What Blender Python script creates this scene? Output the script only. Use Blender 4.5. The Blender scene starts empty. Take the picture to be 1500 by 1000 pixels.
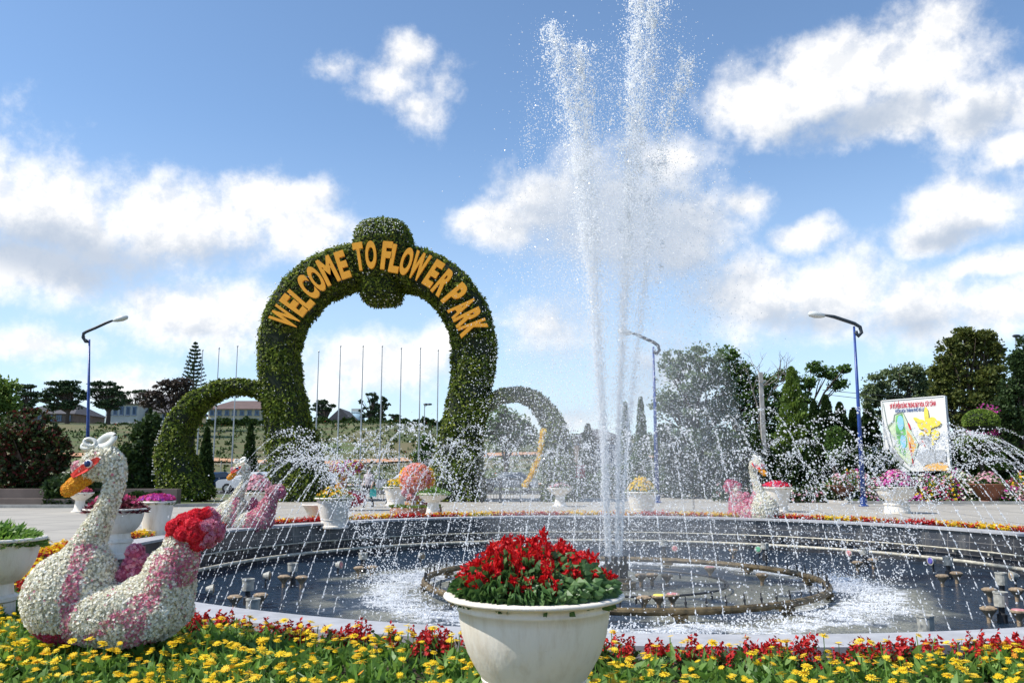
import bpy, math, random
import numpy as np
from mathutils import Vector, Matrix
R = math.radians
rng = np.random.default_rng(7)
random.seed(7)
scn = bpy.context.scene
COL = scn.collection

# ------------------------------------------------------------------ camera
F = 1230.0; YH = 688.0; CAMH = 1.6
PITCH = math.atan((YH-500)/F)
cam = bpy.data.cameras.new('camera'); camo = bpy.data.objects.new('camera', cam); COL.objects.link(camo)
camo.location = (0, 0, CAMH); camo.rotation_euler = (R(90)+PITCH, 0, 0)
cam.lens = 36*F/1500; cam.sensor_width = 36; cam.clip_start = 0.1; cam.clip_end = 3000
scn.camera = camo
def ray(px, py):
    X = (px-750)/F; Z = (500-py)/F
    return np.array([X, math.cos(PITCH)-math.sin(PITCH)*Z, math.sin(PITCH)+math.cos(PITCH)*Z])
def P(px, py, d):            # the point of the vertical plane y=d seen at a pixel (layout measured off the photograph)
    r = ray(px, py); return np.array([0, 0, CAMH]) + r*(d/r[1])
def G(px, py, z=0.0):        # the point at height z seen at a pixel
    r = ray(px, py); return np.array([0, 0, CAMH]) + r*((z-CAMH)/r[2])

# ------------------------------------------------------------------ light
SUN_EL, SUN_AZ = 52, -103     # azimuth from +Y, negative = to the left
sdir = Vector((math.sin(R(SUN_AZ))*math.cos(R(SUN_EL)), math.cos(R(SUN_AZ))*math.cos(R(SUN_EL)), math.sin(R(SUN_EL))))
sl = bpy.data.lights.new('sun', 'SUN'); sl.energy = 5.0; sl.angle = R(0.5); sl.color = (1, .955, .88)
so = bpy.data.objects.new('sun', sl); COL.objects.link(so); so.rotation_euler = (-sdir).to_track_quat('-Z', 'Y').to_euler(); so.location = (0, 0, 60)
scn.view_settings.view_transform = 'Standard'; scn.view_settings.look = 'None'
scn.view_settings.exposure = 0.22; scn.view_settings.gamma = 1
scn.cycles.max_bounces = 10; scn.cycles.diffuse_bounces = 8; scn.cycles.transparent_max_bounces = 14
scn.cycles.transmission_bounces = 3; scn.cycles.volume_bounces = 1; scn.cycles.glossy_bounces = 2
scn.cycles.caustics_reflective = False; scn.cycles.caustics_refractive = False

# ---- node helper
class NT:
    def __init__(s, tree): s.t = tree; s.n = tree.nodes; s.l = tree.links
    def new(s, ty, **kw):
        n = s.n.new(ty)
        for k, v in kw.items(): setattr(n, k, v)
        return n
    def put(s, sock, v):
        if isinstance(v, bpy.types.NodeSocket): s.l.new(v, sock)
        elif v is not None:
            try: sock.default_value = v
            except Exception: sock.default_value = (*v, 1)
    def math(s, op, a, b=None, c=None, clamp=False):
        n = s.new('ShaderNodeMath', operation=op); n.use_clamp = clamp
        for i, v in enumerate((a, b, c)):
            if v is not None: s.put(n.inputs[i], v)
        return n.outputs[0]
    def vec(s, op, a, b=None):
        n = s.new('ShaderNodeVectorMath', operation=op)
        s.put(n.inputs[0], a)
        if b is not None: s.put(n.inputs[1], b)
        return n.outputs['Value'] if op in ('LENGTH', 'DOT_PRODUCT') else n.outputs['Vector']
    def mix(s, f, a, b, mode='MIX'):
        n = s.new('ShaderNodeMix', data_type='RGBA', blend_type=mode)
        s.put(n.inputs[0], f); s.put(n.inputs[6], a); s.put(n.inputs[7], b); return n.outputs[2]
    def noise(s, v, scale, detail=4, rough=.55, dist=0.0):
        n = s.new('ShaderNodeTexNoise'); s.put(n.inputs['Vector'], v)
        n.inputs['Scale'].default_value = scale; n.inputs['Detail'].default_value = detail
        n.inputs['Roughness'].default_value = rough; n.inputs['Distortion'].default_value = dist
        return n.outputs[0]
    def ramp(s, f, stops):
        n = s.new('ShaderNodeValToRGB'); s.put(n.inputs[0], f)
        e = n.color_ramp.elements
        while len(e) < len(stops): e.new(0.5)
        for el, (p, c) in zip(e, stops): el.position = p; el.color = (*c, 1) if len(c) == 3 else c
        return n.outputs[0]
    def smooth(s, v, a, b, lo=0.0, hi=1.0):
        n = s.new('ShaderNodeMapRange', interpolation_type='SMOOTHSTEP'); s.put(n.inputs[0], v)
        n.inputs[1].default_value = a; n.inputs[2].default_value = b; n.inputs[3].default_value = lo; n.inputs[4].default_value = hi
        return n.outputs[0]

# ---- sky: Nishita plus cumulus laid out by compass direction and height
w = bpy.data.worlds.new('World'); scn.world = w; w.use_nodes = True
t = NT(w.node_tree); w.node_tree.nodes.clear()
sky = t.new('ShaderNodeTexSky', sky_type='NISHITA'); sky.sun_disc = False
sky.sun_elevation = R(SUN_EL); sky.sun_rotation = R(SUN_AZ); sky.altitude = 1500; sky.air_density = 1.0; sky.dust_density = .6; sky.ozone_density = 1.4
tc = t.new('ShaderNodeTexCoord'); D = t.vec('NORMALIZE', tc.outputs['Generated'])
sep = t.new('ShaderNodeSeparateXYZ'); t.put(sep.inputs[0], D)
az = t.math('ARCTAN2', sep.outputs[0], sep.outputs[1]); el = t.math('ARCSINE', sep.outputs[2])
comb = t.new('ShaderNodeCombineXYZ'); t.put(comb.inputs[0], az); t.put(comb.inputs[1], el)
def ae(px, py):
    r = ray(px, py); r = r/np.linalg.norm(r); return math.atan2(r[0], r[1]), math.asin(r[2])
warp = t.new('ShaderNodeTexNoise'); t.put(warp.inputs['Vector'], D); warp.inputs['Scale'].default_value = 7; warp.inputs['Detail'].default_value = 3
wv = t.vec('SUBTRACT', warp.outputs['Color'], (.5, .5, .5)); wv = t.vec('MULTIPLY', wv, (.075, .06, 0))
p2 = t.vec('ADD', comb.outputs[0], wv)
def blobs(vec, L):
    out = None
    for (px, py, rx, ry, st) in L:
        a, e = ae(px, py)
        v = t.vec('SUBTRACT', vec, (a, e, 0)); v = t.vec('MULTIPLY', v, (F/rx, F/ry, 0)); d = t.vec('LENGTH', v)
        m = t.math('SUBTRACT', 1.0, d); 
        if st != 1: m = t.math('MULTIPLY', m, st); m = t.math('ADD', m, -(1-st)*.35)
        out = m if out is None else t.math('SMOOTH_MAX', out, m, .12)
    return out
CL = [(1110,150,95,58,1),(1220,110,120,70,1),(1350,95,130,85,1),(1385,40,70,40,1),(1450,160,110,55,1),(1310,175,160,45,.9),
      (595,88,62,40,.8),(570,120,80,46,.7),(485,95,60,30,.62),(610,165,70,46,.7),(650,120,50,50,.6),
      (90,320,190,85,1),(260,330,170,85,1),(400,300,110,55,1),(440,345,95,50,.95),(30,380,160,60,.9),
      (290,455,150,62,.95),(60,505,120,38,.75),(180,570,100,50,.8),
      (720,330,75,50,1),(900,320,170,125,1),(1010,340,110,80,.9),(1095,300,48,34,.85),(800,300,110,70,1),(960,240,90,60,.8),
      (1185,352,52,30,.95),(1120,440,120,80,.9),(1230,430,110,70,1),(1340,450,120,70,.95),(1460,460,90,60,.85),
      (1420,310,90,48,1),(1380,345,80,28,.9),(1465,385,80,26,.9),(1490,215,50,32,.95),
      (560,530,130,60,.9),(640,500,60,40,.8),(800,480,90,60,.75),(830,610,150,50,.6),(1000,560,150,80,.6),(480,560,80,60,.8),
      (-300,200,300,120,1),(-600,420,320,120,1),(1900,150,330,130,1),(2000,420,330,110,1),(2700,300,400,150,1),(-1300,250,380,150,1)]
Fld = blobs(p2, CL)
n1 = t.math('ADD', t.math('MULTIPLY', t.noise(D, 11, 12, .66), .72), t.math('MULTIPLY', t.noise(D, 34, 8, .66), .28))
Do = t.vec('ADD', D, tuple(sdir*.016)); n1o = t.math('ADD', t.math('MULTIPLY', t.noise(Do, 11, 12, .66), .72), t.math('MULTIPLY', t.noise(Do, 34, 8, .66), .28))
n2 = t.noise(D, 5, 3, .5)
dens = t.math('ADD', Fld, t.math('MULTIPLY', t.math('SUBTRACT', n1, .49), 2.1))
dens = t.math('ADD', dens, t.math('MULTIPLY', t.math('SUBTRACT', n2, .5), .25))
mask = t.smooth(dens, -.08, .66)
# undersides: greyer patches where the clouds are thick
SH = [(900,350,230,140,1),(940,420,200,120,1),(860,560,220,90,.9),(110,375,190,60,1),(320,380,120,45,.7),(1230,185,170,48,.9),(1440,175,90,40,.7),(1400,345,90,25,.8),(1180,470,140,45,.7),(1340,480,120,45,.7),(590,160,50,25,.4),(300,480,120,30,.5),(1000,520,140,70,.6)]
Sh = t.smooth(blobs(p2, SH), -.15, .7)
emb = t.smooth(t.math('SUBTRACT', n1, n1o), -.10, .10)
lit = t.math('MULTIPLY', t.math('SUBTRACT', 1.0, t.math('MULTIPLY', Sh, .66)), t.math('ADD', .72, t.math('MULTIPLY', emb, .38)))
ccol = t.mix(t.smooth(lit, .2, 1.05), (.46, .53, .64), (1.0, .985, .965))
skyc = t.mix(1.0, sky.outputs[0], (.163, .177, .180), 'MULTIPLY')
hz = t.smooth(el, .0, .42, .55, 0.0)
skyc = t.mix(hz, skyc, (.56, .68, .84))
fin = t.mix(t.math('MULTIPLY', mask, .96), skyc, ccol)
bg = t.new('ShaderNodeBackground'); t.put(bg.inputs[0], fin); bg.inputs[1].default_value = 1.0
wo = t.new('ShaderNodeOutputWorld'); t.l.new(bg.outputs[0], wo.inputs[0])
w.cycles.sampling_method = 'MANUAL'; w.cycles.sample_map_resolution = 512

# ------------------------------------------------------------------ materials
MATS = {}
def newmat(name):
    m = bpy.data.materials.new(name); m.use_nodes = True; m.node_tree.nodes.clear()
    nt = NT(m.node_tree); out = nt.new('ShaderNodeOutputMaterial'); MATS[name] = m
    return m, nt, out
def pbr(name, col, rough=.6, metal=0, spec=.5, vary=.0, vscale=3.0, bump=0, bscale=30, island=False, coord='Object', ior=None):
    m, nt, out = newmat(name)
    b = nt.new('ShaderNodeBsdfPrincipled'); b.inputs['Roughness'].default_value = rough; b.inputs['Metallic'].default_value = metal
    b.inputs['Specular IOR Level'].default_value = spec
    c = (*col, 1)
    tcn = nt.new('ShaderNodeTexCoord').outputs[coord]
    if vary:
        f = nt.noise(tcn, vscale, 6, .6)
        c = nt.mix(nt.smooth(f, .3, .7), tuple(x*(1-vary) for x in col)+(1,), tuple(min(1, x*(1+vary*.6)) for x in col)+(1,))
    nt.put(b.inputs['Base Color'], c)
    if bump:
        bn = nt.new('ShaderNodeBump'); bn.inputs['Strength'].default_value = bump; bn.inputs['Distance'].default_value = .02
        nt.put(bn.inputs['Height'], nt.noise(tcn, bscale, 5, .6)); nt.l.new(bn.outputs[0], b.inputs['Normal'])
    nt.l.new(b.outputs[0], out.inputs[0]); return m
def leafy(name, cols, trans=.35, rough=.55, spec=.25, boost=1.0):
    """cols: colours spread over the separate leaves / petals of a mesh"""
    m, nt, out = newmat(name)
    g = nt.new('ShaderNodeNewGeometry'); k = len(cols)
    c = nt.ramp(g.outputs['Random Per Island'], [((i+.0)/max(1, k-1), tuple(cols[i])) for i in range(k)])
    b = nt.new('ShaderNodeBsdfPrincipled'); nt.put(b.inputs['Base Color'], c); b.inputs['Roughness'].default_value = rough
    b.inputs['Specular IOR Level'].default_value = spec
    tr = nt.new('ShaderNodeBsdfTranslucent'); nt.put(tr.inputs[0], nt.mix(1.0, c, (1.0, 1.0, .75, 1), 'MULTIPLY'))
    ms = nt.new('ShaderNodeMixShader'); ms.inputs[0].default_value = trans
    nt.l.new(b.outputs[0], ms.inputs[1]); nt.l.new(tr.outputs[0], ms.inputs[2]); nt.l.new(ms.outputs[0], out.inputs[0]); return m

leafy('leaf_arch', [(0.034,0.061,0.009),(0.073,0.110,0.013),(0.237,0.325,0.037),(0.027,0.049,0.009),(0.338,0.388,0.062),(0.061,0.086,0.012)], .42)
leafy('leaf_dark', [(0.024,0.047,0.016),(0.041,0.074,0.022),(0.061,0.101,0.027),(0.027,0.054,0.019)], .25)
leafy('leaf_mid', [(0.056,0.113,0.029),(0.097,0.177,0.040),(0.137,0.225,0.048),(0.064,0.121,0.032)], .3)
leafy('leaf_light', [(0.103,0.172,0.034),(0.161,0.241,0.046),(0.207,0.299,0.069),(0.092,0.149,0.034)], .35)
leafy('leaf_olive', [(0.065,0.091,0.019),(0.117,0.143,0.033),(0.169,0.182,0.046),(0.052,0.072,0.019)], .3)
leafy('leaf_pale', [(.14,.19,.09),(.20,.26,.13),(.11,.15,.06),(.26,.31,.18)], .35)
leafy('leaf_lime', [(.16,.26,.04),(.24,.34,.06),(.12,.20,.03),(.28,.36,.08)], .35)
leafy('leaf_pine', [(0.035,0.070,0.035),(0.049,0.091,0.042),(0.070,0.112,0.049),(0.028,0.056,0.028)], .2)
leafy('leaf_grey', [(0.138,0.196,0.108),(0.196,0.274,0.157),(0.117,0.166,0.078),(0.255,0.332,0.196)], .3)
leafy('leaf_bed', [(0.096,0.192,0.036),(0.156,0.300,0.060),(0.240,0.396,0.084),(0.066,0.144,0.030),(0.180,0.336,0.060)], .4, .45, .4)
leafy('leaf_salvia', [(.06,.13,.04),(.10,.20,.06),(.04,.10,.03),(.15,.26,.09),(.08,.16,.05)], .3, .4, .4)
leafy('leaf_redshrub', [(0.026,0.046,0.018),(0.046,0.072,0.023),(0.156,0.019,0.026),(0.033,0.052,0.019),(0.065,0.091,0.026),(0.039,0.065,0.019)], .25)
leafy('leaf_maroon', [(.07,.012,.025),(.13,.02,.04),(.20,.03,.05),(.05,.02,.02),(.24,.05,.08)], .3)
leafy('leaf_brown', [(.07,.05,.045),(.11,.08,.07),(.05,.04,.035),(.09,.07,.05)], .2)
leafy('petal_yellow', [(.80,.52,.01),(.86,.62,.02),(.78,.46,.01),(.88,.68,.05)], .25, .6)
leafy('petal_orange', [(.80,.30,.02),(.82,.42,.03),(.75,.22,.02)], .25)
leafy('petal_red', [(.50,.006,.012),(.66,.012,.016),(.58,.01,.02),(.72,.03,.02)], .3, .5)
leafy('petal_rededge', [(.45,.01,.02),(.60,.03,.02),(.33,.008,.02)], .25)
leafy('petal_white', [(.86,.84,.76),(.88,.87,.82),(.80,.77,.62),(.86,.83,.70),(.72,.68,.54),(.90,.89,.86)], .08, .7)
leafy('petal_pink', [(.66,.16,.30),(.76,.30,.42),(.58,.10,.22),(.80,.48,.55),(.70,.22,.34)], .25, .7)
leafy('petal_deeppink', [(.50,.04,.14),(.62,.08,.20),(.42,.02,.10),(.70,.2,.3)], .25, .7)
leafy('petal_rose', [(.75,.02,.05),(.82,.04,.07),(.68,.015,.04),(.85,.09,.10)], .25, .6)
leafy('petal_beak', [(.82,.38,.02),(.86,.50,.04),(.80,.30,.02),(.85,.55,.10)], .2, .7)
leafy('petal_purple', [(.30,.05,.42),(.50,.06,.40),(.62,.05,.25),(.70,.15,.35)], .25)
leafy('petal_coral', [(.85,.20,.08),(.86,.34,.16),(.85,.25,.20),(.82,.42,.35)], .25)
leafy('petal_magenta', [(.60,.05,.35),(.72,.10,.48),(.50,.03,.28)], .25)
leafy('petal_palepink', [(.72,.45,.50),(.70,.30,.40),(.78,.60,.60),(.6,.2,.3)], .25)
def potmat():
    m, nt, out = newmat('pot_white')
    b = nt.new('ShaderNodeBsdfPrincipled'); b.inputs['Roughness'].default_value = .5
    co = nt.new('ShaderNodeTexCoord').outputs['Object']
    st = nt.new('ShaderNodeMapping'); nt.put(st.inputs[0], co); st.inputs['Scale'].default_value = (5, 5, .9)
    a = nt.noise(st.outputs[0], 2.4, 7, .65); d = nt.noise(co, 9, 7, .7)
    c = nt.mix(nt.smooth(a, .42, .75), (.80,.74,.65,1), (.66,.58,.47,1))
    c = nt.mix(nt.smooth(d, .70, .84, 0, .35), c, (.46,.34,.22,1))
    sp = nt.noise(co, 60, 3, .6); c = nt.mix(nt.smooth(sp, .70, .76, 0, .5), c, (.35,.30,.24,1))
    nt.put(b.inputs['Base Color'], c)
    bn = nt.new('ShaderNodeBump'); bn.inputs['Strength'].default_value = .25; bn.inputs['Distance'].default_value = .01
    nt.put(bn.inputs['Height'], nt.noise(st.outputs[0], 14, 4, .6)); nt.l.new(bn.outputs[0], b.inputs['Normal'])
    nt.l.new(b.outputs[0], out.inputs[0])
potmat()
pbr('terracotta', (.22,.08,.045), .7, vary=.3, vscale=8)
pbr('soil', (.06,.04,.028), .95, vary=.5, vscale=6, bump=.6, bscale=12)
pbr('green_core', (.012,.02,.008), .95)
pbr('pale_core', (.42,.39,.30), .95, vary=.2, vscale=20)
pbr('pink_core', (.35,.06,.12), .95)
pbr('red_core', (.35,.01,.015), .95)
pbr('orange_core', (.55,.22,.02), .95)
pbr('bark', (.085,.06,.045), .95, vary=.35, vscale=6, bump=.6, bscale=18)
pbr('bark_grey', (.20,.18,.16), .95, vary=.3, vscale=6)
pbr('lamp_blue', (.018,.055,.24), .35, vary=.25, vscale=5)
pbr('lamp_dark', (.02,.03,.04), .45)
pbr('lamp_glass', (.62,.64,.62), .25)
pbr('metal_pole', (.42,.43,.44), .4, metal=.6)
pbr('concrete', (.40,.38,.35), .9, vary=.25, vscale=3)
pbr('coping', (.40,.40,.41), .45, vary=.16, vscale=4)
pbr('pipe_cream', (.50,.46,.36), .55, vary=.35, vscale=9)
pbr('pipe_bronze', (.16,.115,.055), .5, metal=.25, vary=.6, vscale=7)
pbr('nozzle_dark', (.03,.03,.032), .5, vary=.4, vscale=20)
pbr('nozzle_grey', (.40,.39,.34), .6, vary=.3, vscale=14)
pbr('light_tan', (.33,.24,.15), .6, vary=.4, vscale=16)
pbr('light_pink', (.60,.25,.25), .4, vary=.3, vscale=12)
pbr('light_blue', (.12,.10,.40), .35)
pbr('light_green', (.15,.42,.25), .35)
pbr('sign_letters', (.88,.37,.015), .55, vary=.08, vscale=3)
pbr('mask_red', (.70,.03,.015), .4)
pbr('eye_white', (.85,.86,.88), .25)
pbr('eye_blue', (.015,.03,.12), .2)
pbr('silver_white', (.66,.65,.58), .3, metal=.15, vary=.12, vscale=12)
pbr('wall_cream', (.60,.52,.36), .85, vary=.1, vscale=1)
pbr('wall_pale', (.62,.60,.55), .85, vary=.1, vscale=1)
pbr('wall_brown', (.17,.13,.11), .9, vary=.25, vscale=1)
pbr('roof_red', (.13,.085,.075), .85, vary=.2, vscale=1)
pbr('roof_dark', (.085,.08,.085), .85, vary=.2, vscale=1)
pbr('roof_blue', (.30,.44,.52), .4)
pbr('window_glass', (.05,.07,.10), .12)
pbr('window_frame', (.16,.22,.32), .6)
pbr('fence_dark', (.05,.05,.05), .6)
pbr('tyre', (.02,.02,.02), .9)
pbr('chrome', (.55,.55,.55), .25, metal=.9)
pbr('car_white', (.72,.72,.72), .25, spec=.6)
pbr('car_blue', (.05,.10,.20), .25, spec=.6)
pbr('car_grey', (.25,.27,.29), .25, spec=.6)
pbr('tail_light', (.5,.02,.02), .3)
pbr('skin', (.42,.26,.18), .6)
pbr('hair', (.015,.012,.01), .6)
pbr('shirt', (.45,.40,.42), .8, vary=.5, vscale=22)
pbr('trousers', (.02,.022,.03), .8)
pbr('teal_cloth', (.05,.35,.33), .8)
pbr('board_white', (.78,.78,.75), .5, vary=.03)
pbr('board_red', (.62,.03,.06), .5)
pbr('board_blue', (.10,.16,.34), .5)
pbr('map_green', (.18,.50,.16), .6, vary=.5, vscale=2)
pbr('map_pale', (.62,.72,.50), .6, vary=.2, vscale=5)
pbr('map_lake', (.28,.60,.82), .5)
pbr('map_orange', (.80,.48,.16), .6, vary=.3, vscale=8)
pbr('map_yellow', (.86,.70,.10), .6, vary=.15, vscale=6)
pbr('map_grey', (.40,.42,.44), .6, vary=.4, vscale=8)
pbr('map_line', (.14,.20,.16), .6)
pbr('sign_red', (.45,.03,.04), .6)
pbr('brick_edge', (.33,.17,.12), .9, vary=.4, vscale=9)

# plaza, ground, hill, wall tiles, water
def ground_mats():
    m, nt, out = newmat('paving'); b = nt.new('ShaderNodeBsdfPrincipled'); co = nt.new('ShaderNodeTexCoord').outputs['Object']
    mp = nt.new('ShaderNodeMapping'); nt.put(mp.inputs[0], co); mp.inputs['Rotation'].default_value = (0, 0, R(12))
    br = nt.new('ShaderNodeTexBrick'); nt.put(br.inputs['Vector'], mp.outputs[0]); br.inputs['Scale'].default_value = 1
    br.inputs['Brick Width'].default_value = 2.4; br.inputs['Row Height'].default_value = 2.4; br.inputs['Mortar Size'].default_value = .05; br.offset = 0
    br.inputs['Color1'].default_value = (.40,.37,.315,1); br.inputs['Color2'].default_value = (.35,.325,.28,1); br.inputs['Mortar'].default_value = (.20,.185,.16,1)
    big = nt.noise(co, .35, 5, .6); fine = nt.noise(co, 5, 6, .7)
    c = nt.mix(nt.smooth(big, .42, .7, 0, .5), br.outputs[0], (.27,.25,.22,1))
    c = nt.mix(nt.smooth(fine, .5, .75, 0, .4), c, (.24,.22,.19,1))
    nt.put(b.inputs['Base Color'], c); b.inputs['Roughness'].default_value = .75; nt.l.new(b.outputs[0], out.inputs[0])
    m, nt, out = newmat('earth'); b = nt.new('ShaderNodeBsdfPrincipled'); co = nt.new('ShaderNodeTexCoord').outputs['Object']
    c = nt.mix(nt.smooth(nt.noise(co, .25, 6, .6), .4, .65), (.07,.10,.03,1), (.16,.13,.07,1)); nt.put(b.inputs['Base Color'], c)
    b.inputs['Roughness'].default_value = .95; nt.l.new(b.outputs[0], out.inputs[0])
    m, nt, out = newmat('hill'); b = nt.new('ShaderNodeBsdfPrincipled'); co = nt.new('ShaderNodeTexCoord').outputs['Object']
    a = nt.noise(co, .06, 5, .6); d = nt.noise(co, .9, 6, .7)
    mp = nt.new('ShaderNodeMapping'); nt.put(mp.inputs[0], co); mp.inputs['Scale'].default_value = (.25, 1.6, 1.6)
    rows = nt.noise(mp.outputs[0], .5, 3, .5)
    c = nt.mix(nt.smooth(a, .38, .62), (.065,.08,.025,1), (.13,.11,.05,1))
    c = nt.mix(nt.smooth(rows, .5, .62, 0, .7), c, (.08,.13,.03,1))
    c = nt.mix(nt.smooth(d, .56, .66, 0, .75), c, (.05,.08,.025,1))
    nt.put(b.inputs['Base Color'], c); b.inputs['Roughness'].default_value = .95; nt.l.new(b.outputs[0], out.inputs[0])
    m, nt, out = newmat('dirt'); b = nt.new('ShaderNodeBsdfPrincipled'); co = nt.new('ShaderNodeTexCoord').outputs['Object']
    c = nt.mix(nt.smooth(nt.noise(co, .5, 5, .6), .35, .65), (.42,.20,.11,1), (.52,.32,.18,1)); nt.put(b.inputs['Base Color'], c); b.inputs['Roughness'].default_value = .95; nt.l.new(b.outputs[0], out.inputs[0])
    m, nt, out = newmat('asphalt'); b = nt.new('ShaderNodeBsdfPrincipled'); co = nt.new('ShaderNodeTexCoord').outputs['Object']
    c = nt.mix(nt.noise(co, 2, 6, .7), (.04,.04,.04,1), (.09,.09,.088,1)); nt.put(b.inputs['Base Color'], c); b.inputs['Roughness'].default_value = .9; nt.l.new(b.outputs[0], out.inputs[0])
    m, nt, out = newmat('tile_dark'); b = nt.new('ShaderNodeBsdfPrincipled')
    uv = nt.new('ShaderNodeUVMap'); uv.uv_map = 'UVMap'
    br = nt.new('ShaderNodeTexBrick'); nt.put(br.inputs['Vector'], uv.outputs[0]); br.inputs['Scale'].default_value = 1; br.offset = 0
    br.inputs['Brick Width'].default_value = .62; br.inputs['Row Height'].default_value = .31; br.inputs['Mortar Size'].default_value = .008
    br.inputs['Color1'].default_value = (.020,.022,.028,1); br.inputs['Color2'].default_value = (.042,.044,.052,1); br.inputs['Mortar'].default_value = (.16,.15,.14,1)
    co = nt.new('ShaderNodeTexCoord').outputs['Object']; st = nt.new('ShaderNodeMapping'); nt.put(st.inputs[0], co); st.inputs['Scale'].default_value = (1, 1, .25)
    lime = nt.noise(st.outputs[0], 3, 7, .7); c = nt.mix(nt.smooth(lime, .48, .75, 0, .55), br.outputs[0], (.20,.19,.17,1))
    nt.put(b.inputs['Base Color'], c); b.inputs['Roughness'].default_value = .3; nt.l.new(b.outputs[0], out.inputs[0])
    m, nt, out = newmat('water'); b = nt.new('ShaderNodeBsdfPrincipled'); co = nt.new('ShaderNodeTexCoord').outputs['Object']
    sp = nt.new('ShaderNodeSeparateXYZ'); nt.put(sp.inputs[0], co)
    rad = nt.vec('LENGTH', nt.vec('MULTIPLY', co, (1, 1, 0)))
    nz = nt.noise(co, .45, 4, .6); rr = nt.math('ADD', rad, nt.math('MULTIPLY', nt.math('SUBTRACT', nz, .5), 3.5))
    zone = nt.math('MULTIPLY', nt.smooth(rr, 6.4, 5.4), nt.smooth(rr, .2, 1.4)); pat = nt.math('MULTIPLY', zone, nt.smooth(nt.noise(co, .55, 3, .5), .43, .55))
    f1 = nt.noise(co, 3.0, 9, .72, .6); f2 = nt.noise(co, 16, 6, .7)
    ringz = nt.math('MULTIPLY', nt.smooth(rr, 5.7, 4.9), nt.smooth(rr, 3.7, 4.4))
    foam = nt.smooth(nt.math('ADD', nt.math('MULTIPLY', f1, .7), nt.math('ADD', nt.math('MULTIPLY', f2, .35), nt.math('MULTIPLY', ringz, .19))), .61, .80)
    foam = nt.math('MULTIPLY', foam, zone)
    basec = nt.mix(pat, (.018,.036,.062,1), (.20,.20,.16,1))
    basec = nt.mix(foam, basec, (.78,.80,.82,1))
    nt.put(b.inputs['Base Color'], basec); b.inputs['IOR'].default_value = 1.33; b.inputs['Specular IOR Level'].default_value = .5
    nt.put(b.inputs['Roughness'], nt.math('ADD', .05, nt.math('MULTIPLY', zone, .3)))
    bn = nt.new('ShaderNodeBump'); bn.inputs['Strength'].default_value = 1.0; bn.inputs['Distance'].default_value = .16
    st = nt.new('ShaderNodeMapping'); nt.put(st.inputs[0], co); st.inputs['Scale'].default_value = (1, 1.2, 1)
    h = nt.math('ADD', nt.noise(st.outputs[0], 3.6, 4, .6, .5), nt.math('MULTIPLY', nt.noise(st.outputs[0], 13, 3, .6), .35))
    nt.put(bn.inputs['Height'], h); nt.l.new(bn.outputs[0], b.inputs['Normal']); nt.l.new(b.outputs[0], out.inputs[0])
    m, nt, out = newmat('drops'); b = nt.new('ShaderNodeBsdfPrincipled'); b.inputs['Base Color'].default_value = (.98,.99,1,1); b.inputs['Roughness'].default_value = .15
    tr = nt.new('ShaderNodeBsdfTranslucent'); tr.inputs[0].default_value = (1,1,1,1); ms = nt.new('ShaderNodeMixShader'); ms.inputs[0].default_value = .5
    tp = nt.new('ShaderNodeBsdfTransparent'); m2 = nt.new('ShaderNodeMixShader'); m2.inputs[0].default_value = .30
    nt.l.new(b.outputs[0], ms.inputs[1]); nt.l.new(tr.outputs[0], ms.inputs[2]); nt.l.new(ms.outputs[0], m2.inputs[1]); nt.l.new(tp.outputs[0], m2.inputs[2]); nt.l.new(m2.outputs[0], out.inputs[0])
    m, nt, out = newmat('mist'); v = nt.new('ShaderNodeVolumePrincipled'); v.inputs['Color'].default_value = (1,1,1,1); v.inputs['Density'].default_value = .045
    v.inputs['Anisotropy'].default_value = .3; nt.l.new(v.outputs[0], out.inputs[1])
ground_mats()

# ------------------------------------------------------------------ mesh helpers
def link(name, me, parent=None, mats=()):
    for m in mats: me.materials.append(MATS[m])
    o = bpy.data.objects.new(name, me); COL.objects.link(o)
    if parent is not None: o.parent = parent
    return o
def raw_mesh(name, V, polys, smooth=False):
    """polys: list of (faces (m,n) int array, material index)"""
    me = bpy.data.meshes.new(name); V = np.asarray(V, np.float32)
    me.vertices.add(len(V)); me.vertices.foreach_set('co', V.ravel())
    nl = sum(f.size for f, _ in polys); npoly = sum(len(f) for f, _ in polys)
    loops = np.concatenate([f.ravel() for f, _ in polys]).astype(np.int32)
    tot = np.concatenate([np.full(len(f), f.shape[1], np.int32) for f, _ in polys]); st = np.concatenate([[0], np.cumsum(tot)[:-1]]).astype(np.int32)
    me.loops.add(nl); me.loops.foreach_set('vertex_index', loops); me.polygons.add(npoly)
    me.polygons.foreach_set('loop_start', st)
    try: me.polygons.foreach_set('loop_total', tot)
    except Exception: pass
    me.polygons.foreach_set('material_index', np.concatenate([np.full(len(f), k, np.int32) for f, k in polys]))
    me.polygons.foreach_set('use_smooth', np.full(npoly, bool(smooth)))
    me.update(calc_edges=True); me.validate(); return me
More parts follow.
